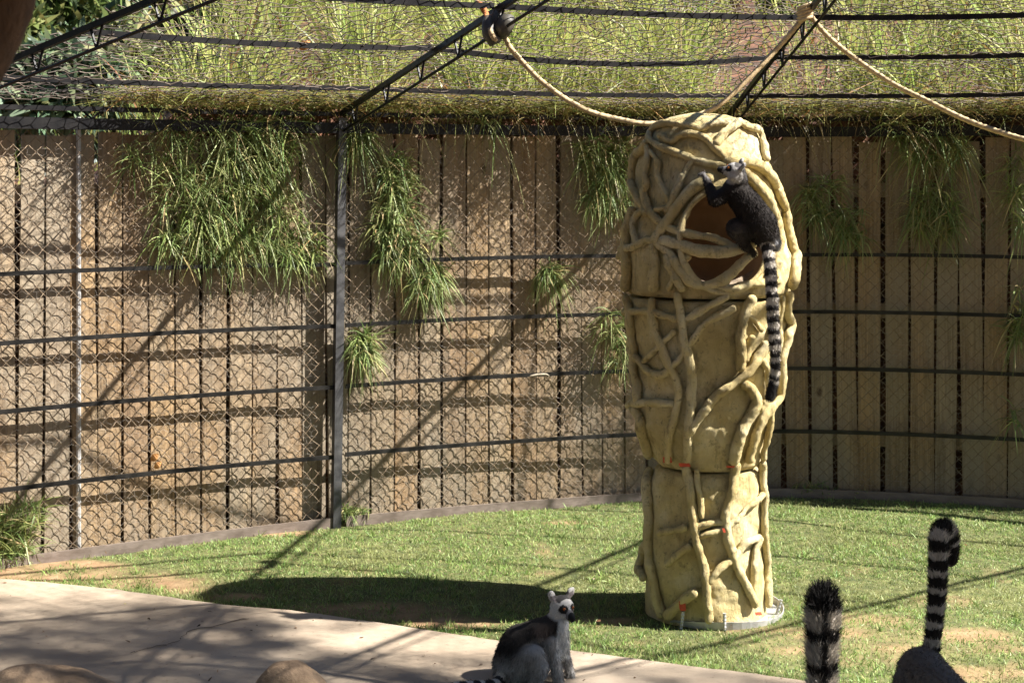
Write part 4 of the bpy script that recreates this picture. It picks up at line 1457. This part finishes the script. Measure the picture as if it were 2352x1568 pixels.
# matted dry grass lying on the lowest strip of roof
n = 9000
s = RNG.uniform(s_of(270), s_of(2520), n)
o = -RNG.random(n) ** 1.6 * .45 + .2
X = np.interp(s, WS, WP[:, 0]); Y = np.interp(s, WS, WP[:, 1])
tx = np.interp(s, WS, np.gradient(WP[:, 0], WS)); ty = np.interp(s, WS, np.gradient(WP[:, 1], WS))
N = np.stack([-ty, tx], 1) / np.hypot(tx, ty)[:, None]
z = EAVE + .035 + np.clip(-o, 0, 1) * .24 + RNG.random(n) * .05 * np.clip(1 + o * 2, 0, 1)
base = np.stack([X + N[:, 0] * o, Y + N[:, 1] * o, z], 1)
d = np.stack([RNG.normal(0, 1, n), RNG.normal(-.25, .8, n), RNG.normal(.08, .22, n)], 1)
me = blades('matted_grass', base, d, RNG.uniform(.1, .35, n), np.full(n, .008) * RNG.uniform(.5, 1.3, n), RNG.uniform(.0, .18, n), tints(n, [(.2, .22, .06), (.26, .26, .08), (.33, .26, .1), (.3, .17, .06)], [3, 3, 2, 1.2]), M_BLADE, K=3)
link('matted_grass', me, kind='stuff')

# ------------------------------------------------------------------ grass clumps hanging through the wire
def clump(label, spots, name='hanging_grass', group='grass clumps growing through the fence', dark=False):
    """spots: (u, v, ru, rv, n, length, up, droop)"""
    Bs, Ds, Ls, Gs, Cs, Ws = [], [], [], [], [], []
    for (u, v, ru, rv, n, ln, upk, dr) in spots:
        n = int(n * 2.3); ln *= .8; dr *= .85
        a = RNG.uniform(0, 2 * math.pi, n); r = np.sqrt(RNG.random(n))
        nodes = max(2, n // 14)
        an = RNG.uniform(0, 2 * math.pi, nodes); rn = np.sqrt(RNG.random(nodes))
        pick = RNG.integers(0, nodes, n)
        uu = u + ru * rn[pick] * np.cos(an[pick]) + RNG.normal(0, 5, n); vv = v + rv * rn[pick] * np.sin(an[pick]) + RNG.normal(0, 5, n)
        for i in range(n):
            s_ = s_of(uu[i]); t, nn = wtn(s_)
            p = wp(s_, RNG.uniform(-.01, .06), z_of(uu[i], vv[i]))
            Bs.append(tuple(p))
            dd = -nn * abs(RNG.normal(.5, .3)) + t * RNG.normal(0, .95) + Vector((0, 0, upk + RNG.normal(-.1, .8)))
            Ds.append(tuple(dd))
        Ls.append(RNG.uniform(.25, 1.1, n) * ln); Gs.append(RNG.uniform(.2, 1.0, n) * dr)
        Ws.append(RNG.uniform(.004, .0115, n)); Cs.append(tints(n, [(.24, .30, .10), (.17, .24, .08), (.36, .40, .17), (.45, .37, .18)], [4, 3, 3.2, 1.6]))
    me = blades(name, np.array(Bs), np.array(Ds), np.concatenate(Ls), np.concatenate(Ws), np.concatenate(Gs), np.concatenate(Cs), M_BLADE, K=6)
    link(name, me, label=label, category='grass clump', group=group)
clump('largest shaggy grass clump, hanging left of the grey steel post', [(500, 470, 130, 100, 420, .30, .25, 1.1), (600, 350, 90, 70, 300, .30, .3, 1.2), (480, 560, 120, 40, 320, .22, .1, .9), (680, 560, 60, 50, 200, .22, .1, 1.0), (380, 350, 90, 60, 120, .32, .2, 1.0), (560, 290, 180, 14, 150, .42, .7, 1.5), (620, 480, 80, 90, 260, .26, .2, 1.1)])
clump('grass clump draped over the top of the grey steel post', [(828, 315, 26, 24, 190, .26, .4, 1.6)])
clump('long upright column of grass just right of the grey steel post', [(910, 400, 42, 50, 260, .20, .4, 1.0), (905, 500, 45, 60, 300, .22, .2, 1.1), (915, 570, 45, 34, 240, .22, .1, 1.3), (1000, 545, 50, 20, 40, .25, .6, 1.2)])
clump('grass tuft below the grass column, over the second rail', [(985, 640, 36, 40, 280, .22, .15, 1.3)])
clump('small solitary grass tuft under the top rail left of the pillar', [(1268, 622, 20, 14, 150, .21, .3, 1.7)])
clump('dry looking tuft beside the post between middle rails', [(828, 800, 24, 30, 240, .20, .15, 1.3), (838, 775, 12, 10, 30, .25, 1.0, .6)])
clump('leafy grass clump hanging against the left side of the pillar top', [(1380, 350, 60, 50, 230, .27, .3, 1.2), (1400, 440, 45, 50, 260, .23, .1, 1.1), (1440, 330, 12, 60, 60, .3, .9, .8)])
clump('few long blades arching over the top beam left of the pillar', [(1125, 275, 40, 8, 46, .36, .8, 1.9)])
clump('thin blades trailing beside the left edge of the pillar middle', [(1405, 740, 24, 40, 46, .3, .1, 1.4), (1425, 800, 16, 60, 50, .22, .1, 1.3)])
clump('shaded grass hanging just right of the pillar on the dark boards', [(1900, 460, 70, 50, 170, .30, .3, 1.3), (1960, 520, 40, 40, 120, .25, .1, 1.3)])
clump('shaded long grass curtain on the dark boards at the right', [(2150, 330, 70, 50, 190, .40, .1, 1.3), (2150, 480, 55, 60, 260, .28, .0, 1.2), (2060, 300, 60, 20, 60, .4, .2, 1.3)])
clump('shaded grass at the right edge of the frame', [(2340, 420, 24, 120, 120, .3, .1, 1.2), (2335, 760, 18, 30, 60, .25, .1, 1.2), (2345, 700, 12, 60, 40, .25, .1, 1.2), (2326, 960, 10, 20, 14, .3, .2, 1.5)])
clump('grass growing up through the mesh in the lower left corner', [(30, 1230, 45, 50, 230, .24, .9, .5), (70, 1190, 30, 30, 50, .22, .9, .5), (20, 1280, 40, 20, 80, .16, .8, .6)])
clump('dry weed at the foot of the grey steel post', [(815, 1180, 28, 10, 140, .09, .5, .7)])
clump('low weeds at the foot of the fence right of the pillar', [(1860, 1135, 60, 8, 90, .13, 1.0, .3), (1960, 1140, 40, 6, 40, .09, 1.0, .3)])
# roots and dry blades dangling from the eave
n = 360
s = RNG.uniform(s_of(800), s_of(2450), n)
B_, D_ = [], []
for q in s:
    t, nn = wtn(q)
    p = wp(q, RNG.uniform(-.08, .02), EAVE + RNG.uniform(-.02, .04))
    B_.append(tuple(p)); D_.append(tuple(-nn * abs(RNG.normal(.4, .3)) + t * RNG.normal(0, .6) + Vector((0, 0, RNG.normal(.1, .3)))))
me = blades('dangling_roots', np.array(B_), np.array(D_), RNG.uniform(.08, .28, n), RNG.uniform(.003, .007, n), RNG.uniform(.6, 1.6, n), tints(n, [(.28, .22, .09), (.33, .25, .12), (.2, .22, .07)], [3, 2, 2]), M_BLADE, K=5)
link('dangling_roots', me, kind='stuff')

# ------------------------------------------------------------------ trees beyond the bank, and unseen trees added for shade round the cage
def tree(name, label, cat, base, top, r, crown, nleaf, leaf, pal, wts, bark=M_BARK, group='trees beyond the fence', limbs=5, clumps=26, box=False):
    root = thing(name, label, cat, Vector(base), group)
    b, t = Vector(base), Vector(top)
    pts = catmull([b, b.lerp(t, .4) + Vector((nz(b, 1) * .3, 0, 0)), t], 14)
    V, Fc = tube(pts, [r * (1 - .65 * i / 13) for i in range(14)], 10, True, r * .15, 6)
    link('trunk', mesh('trunk', V, Fc, bark, True), root)
    c, rx, ry, rz = Vector(crown[0]), *crown[1]
    cl = []
    for i in range(clumps):
        while True:
            q = RNG.uniform(-1, 1, 3)
            if box or .25 < np.linalg.norm(q) < 1: break
        cl.append(c + Vector((q[0] * rx, q[1] * ry, q[2] * rz)))
    for i in range(limbs):
        e = cl[i]
        s0 = b.lerp(t, .55 + .4 * i / max(limbs, 1))
        link('branch', mesh('branch', *tube(catmull([s0, s0.lerp(e, .5) + Vector((0, 0, .1)), e], 8), [r * .35 * (1 - .8 * j / 7) + .004 for j in range(8)], 6), bark, True), root)
    per = nleaf // clumps
    P_, C_ = [], []
    for e in cl:
        rr = .28 * (rx + rz) / 2 * RNG.uniform(.7, 1.4)
        q = RNG.normal(0, .5, (per, 3)) * rr * np.array([1.25, 1.25, .8])
        P_.append(np.array(tuple(e)) + q)
        C_.append(tints(per, pal, wts) * RNG.uniform(.7, 1.25))
    P_ = np.concatenate(P_); C_ = np.concatenate(C_)
    n = len(P_)
    d = RNG.normal(0, 1, (n, 3)); d[:, 2] -= .3
    me = blades('crown', P_, d, np.full(n, leaf) * RNG.uniform(.6, 1.4, n), np.full(n, leaf * .38), np.full(n, .2), C_, M_LEAF, K=2)
    link('crown', me, root)
    return root
GL = [(.06, .10, .035), (.09, .13, .05), (.05, .085, .05), (.2, .17, .06)]
def far(u, v, d):
    return to3(u, v, d)
for (u, d, vtop, w, hgt, pal, lab) in (
    (130, 12.5, 205, .5, .36, [(.13, .19, .11), (.09, .14, .09), (.2, .23, .12)], 'bluish green shrub behind the left end of the fence'),
    (300, 13.5, 190, .55, .45, [(.2, .23, .1), (.14, .18, .08), (.3, .27, .12)], 'greyish green shrub behind the fence left of the large grass clump'),
    (20, 13, 185, .5, .45, [(.16, .19, .06), (.22, .22, .08), (.1, .14, .05)], 'yellowish shrub at the left edge above the fence'),
    (430, 15, 150, .6, .6, [(.2, .2, .07), (.26, .2, .08), (.12, .15, .05)], 'ochre tinged shrub behind the roof above the large grass clump'),
    (70, 22, 60, 1.5, 1.2, [(.14, .2, .13), (.11, .16, .11), (.19, .23, .14)], 'hazy blue green tree far behind the left roof truss'),
    (40, 15, 60, 1.0, 1.3, [(.12, .16, .05), (.2, .2, .07), (.08, .12, .05)], 'yellow green shrub behind the cage at the far left'),
    (190, 19, 150, 1.1, .6, [(.12, .18, .1), (.09, .14, .08), (.16, .2, .1)], 'bluish green tree far behind the left roof sector'),
    (540, 21, 20, 1.0, 1.5, [(.10, .13, .06), (.07, .11, .05), (.22, .17, .07)], 'olive tree behind the left roof sector near the sky gap'),
    (760, 17, -40, 1.4, 1.4, [(.09, .14, .05), (.14, .18, .06), (.06, .1, .04)], 'green tree behind the roof left of the rubber sleeve'),
    (1260, 17, -60, 1.3, 1.3, [(.09, .13, .05), (.16, .19, .07), (.2, .13, .06)], 'leafy tree behind the roof right of the rubber sleeve'),
    (1960, 17, -60, 1.6, 1.4, [(.10, .15, .05), (.17, .2, .07), (.06, .1, .04)], 'green tree behind the roof right of the rope knot'),
    (2350, 16, -30, 1.4, 1.4, [(.10, .15, .05), (.15, .18, .06), (.06, .1, .04)], 'green tree behind the roof at the upper right corner')):
    c = far(u, vtop, d)
    tree('leafy_tree', lab, 'tree', (c.x, c.y, 2.0), (c.x + .2, c.y, c.z + .2), .1, (c, (w, w * .8, hgt)), 7000, .2, pal, [3, 2, 2])
for (u, d, r, lab, bk) in ((955, 14.6, .19, 'dark red brown tree trunk behind the roof left of the rubber sleeve', M_BARK), (1700, 14.8, .24, 'broad dark red brown tree trunk behind the roof left of the rope knot', M_BARK), (1458, 14.2, .06, 'slim pale trunk between the grasses behind the roof', M_PALE)):
    c = far(u, 0, d)
    tree('bare_trunk_tree', lab, 'tree', (c.x, c.y, 2.2), (c.x + .15, c.y, 5.6), r, (Vector((c.x, c.y, 5.6)), (1.3, 1.2, .8)), 3000, .14, GL, [3, 3, 2, 1], bk)
st_ = tree('added_shade_tree', 'added tall leafy tree, unseen, shading the path from outside the cage on the right', 'tree', (10.6, 2.6, 0), (9.0, 4.0, 9.4), .24, (Vector((7.5, 4.5, 10.0)), (1.4, 1.12, .7)), 3500, .16, GL, [3, 3, 2, 1], limbs=9, clumps=150, box=True)  # both trees are added out of view, boxed crowns shaped to shade the path
tree('added_shade_tree', 'second added tall leafy tree, unseen, shading the path from the right', 'tree', (11.6, 2.9, 0), (10.2, 3.8, 9.4), .22, (Vector((9.65, 4.2, 10.0)), (1.2, .6, .7)), 1500, .16, GL, [3, 3, 2, 1], limbs=9, clumps=90, box=True)
for (x_, y_, h_, w_, lab) in ((-7.5, 3.5, 5.5, 2.6, 'added sky-blocking leafy tree left of the cage, level with the log'), (-8.5, 7.5, 5.0, 2.2, 'added sky-blocking leafy tree outside the left end of the board fence'), (-6.5, -1.5, 6.5, 3.0, 'added sky-blocking leafy tree at the left end of the added roof'),
        (-2.0, -5.0, 6.5, 3.0, 'added sky-blocking leafy tree behind the left half of the added roof'), (3.0, -5.5, 6.5, 3.0, 'added sky-blocking leafy tree behind the middle of the added roof'), (8.0, -4.0, 6.0, 2.8, 'added sky-blocking leafy tree at the right end of the added roof')):
    tree('leafy_tree', lab, 'tree', (x_, y_, 0), (x_, y_, h_), .18, (Vector((x_, y_, h_ * .62)), (w_, w_, h_ * .45)), 5200, .34, GL, [3, 3, 2, 1], limbs=6, clumps=40, group='added trees blocking sky light round the near side of the cage')  # out-of-frame trees added to cut the sky light
# added roof on posts, near side, out of frame, blocking sky light
sh = thing('sky_blocker_roof', 'added unseen roof on posts blocking sky light on the near side of the cage', 'shelter', Vector((1.5, 2.0, 0)))
V, Fc = [], []
for i in range(2):
    for (x_, y_) in ((-6.0, -3.0), (9.0, -3.0), (9.0, 4.0), (-6.0, 4.0)):
        V.append((x_, y_, 4.3 + i * .12 + (.5 if y_ < 0 else 0)))
link('roof', mesh('roof', V, [(3, 2, 1, 0), (4, 5, 6, 7), (0, 1, 5, 4), (1, 2, 6, 5), (2, 3, 7, 6), (3, 0, 4, 7)], M_LOG), sh)
for (x_, y_) in ((-5.6, -2.6), (8.6, -2.6), (8.6, 3.0), (-5.8, 2.4)):
    link('post', mesh('post', *tube([Vector((x_, y_, 0)), Vector((x_, y_, 4.32))], .09, 10), M_LOG), sh)

# ------------------------------------------------------------------ small litter
def leafbit(u, v, d, size, mat, label, cat, name, z=None):
    c = to3(u, v, d)
    if z is not None:
        c.z = z
    V, Fc = [], []
    for i in range(6):
        f = i / 5
        w = size * .32 * math.sin(math.pi * min(max(f, .06), .97)) + .001
        q = c + Vector((size * (f - .5) * .8, -.012 * math.sin(f * 3), size * (f - .5) * .75))
        V += [q + Vector((-w * .6, 0, w)), q + Vector((w * .6, .008, -w)), q + Vector((w * .6, .011, -w)), q + Vector((-w * .6, .003, w))]
    for i in range(5):
        for k_ in range(4):
            Fc.append((i * 4 + k_, i * 4 + (k_ + 1) % 4, i * 4 + 4 + (k_ + 1) % 4, i * 4 + 4 + k_))
    Fc += [(3, 2, 1, 0), (20, 21, 22, 23)]
    link(name, mesh(name, V, Fc, mat), label=label, category=cat)
sd_ = lambda u: float(np.interp(s_of(u), WS, WP[:, 1]))
leafbit(355, 1050, sd_(355) - .02, .05, M_LEAFDRY, 'curled orange dry leaf caught in the mesh above the lowest left rail', 'leaf', 'dry_leaf')
leafbit(362, 1068, sd_(362) - .02, .045, M_LEAFDRY, 'orange dry leaf resting on the lowest left rail', 'leaf', 'dry_leaf')
st = [wp(s_of(u), -.005, z_of(u, v)) for u, v in ((1212, 864), (1232, 860), (1252, 859), (1262, 863))]
link('stick', mesh('stick', *tube(catmull(st, 10), [.004, .007, .008, .009, .008, .008, .008, .007, .006, .004], 7), M_STICK, True), label='short pale stick lying on the third rail left of the pillar', category='stick')
leafbit(700, 104, 7.6, .06, M_LEAFDRY, 'dry leaf caught in the roof netting above the large grass clump', 'leaf', 'dry_leaf')

# dry bits scattered on the path and the lawn
n = 520
x = RNG.uniform(-3.2, 3.2, n); y = RNG.uniform(5.4, 9.2, n)
onp = y < path_y(x) - .02
keep = onp | (RNG.random(n) < .35)
x, y, onp = x[keep], y[keep], onp[keep]; n = len(x)
z = np.where(onp, .034, .022)
d = np.stack([RNG.normal(0, 1, n), RNG.normal(0, 1, n), RNG.uniform(.05, .4, n)], 1)
me = blades('leaf_litter', np.stack([x, y, z], 1), d, RNG.uniform(.010, .034, n), RNG.uniform(.005, .012, n), RNG.uniform(0, .5, n), tints(n, [(.16, .09, .045), (.25, .14, .06), (.08, .05, .03), (.35, .27, .15)], [3, 2, 3, 1]), M_LEAF, K=2)
link('leaf_litter', me, kind='stuff')
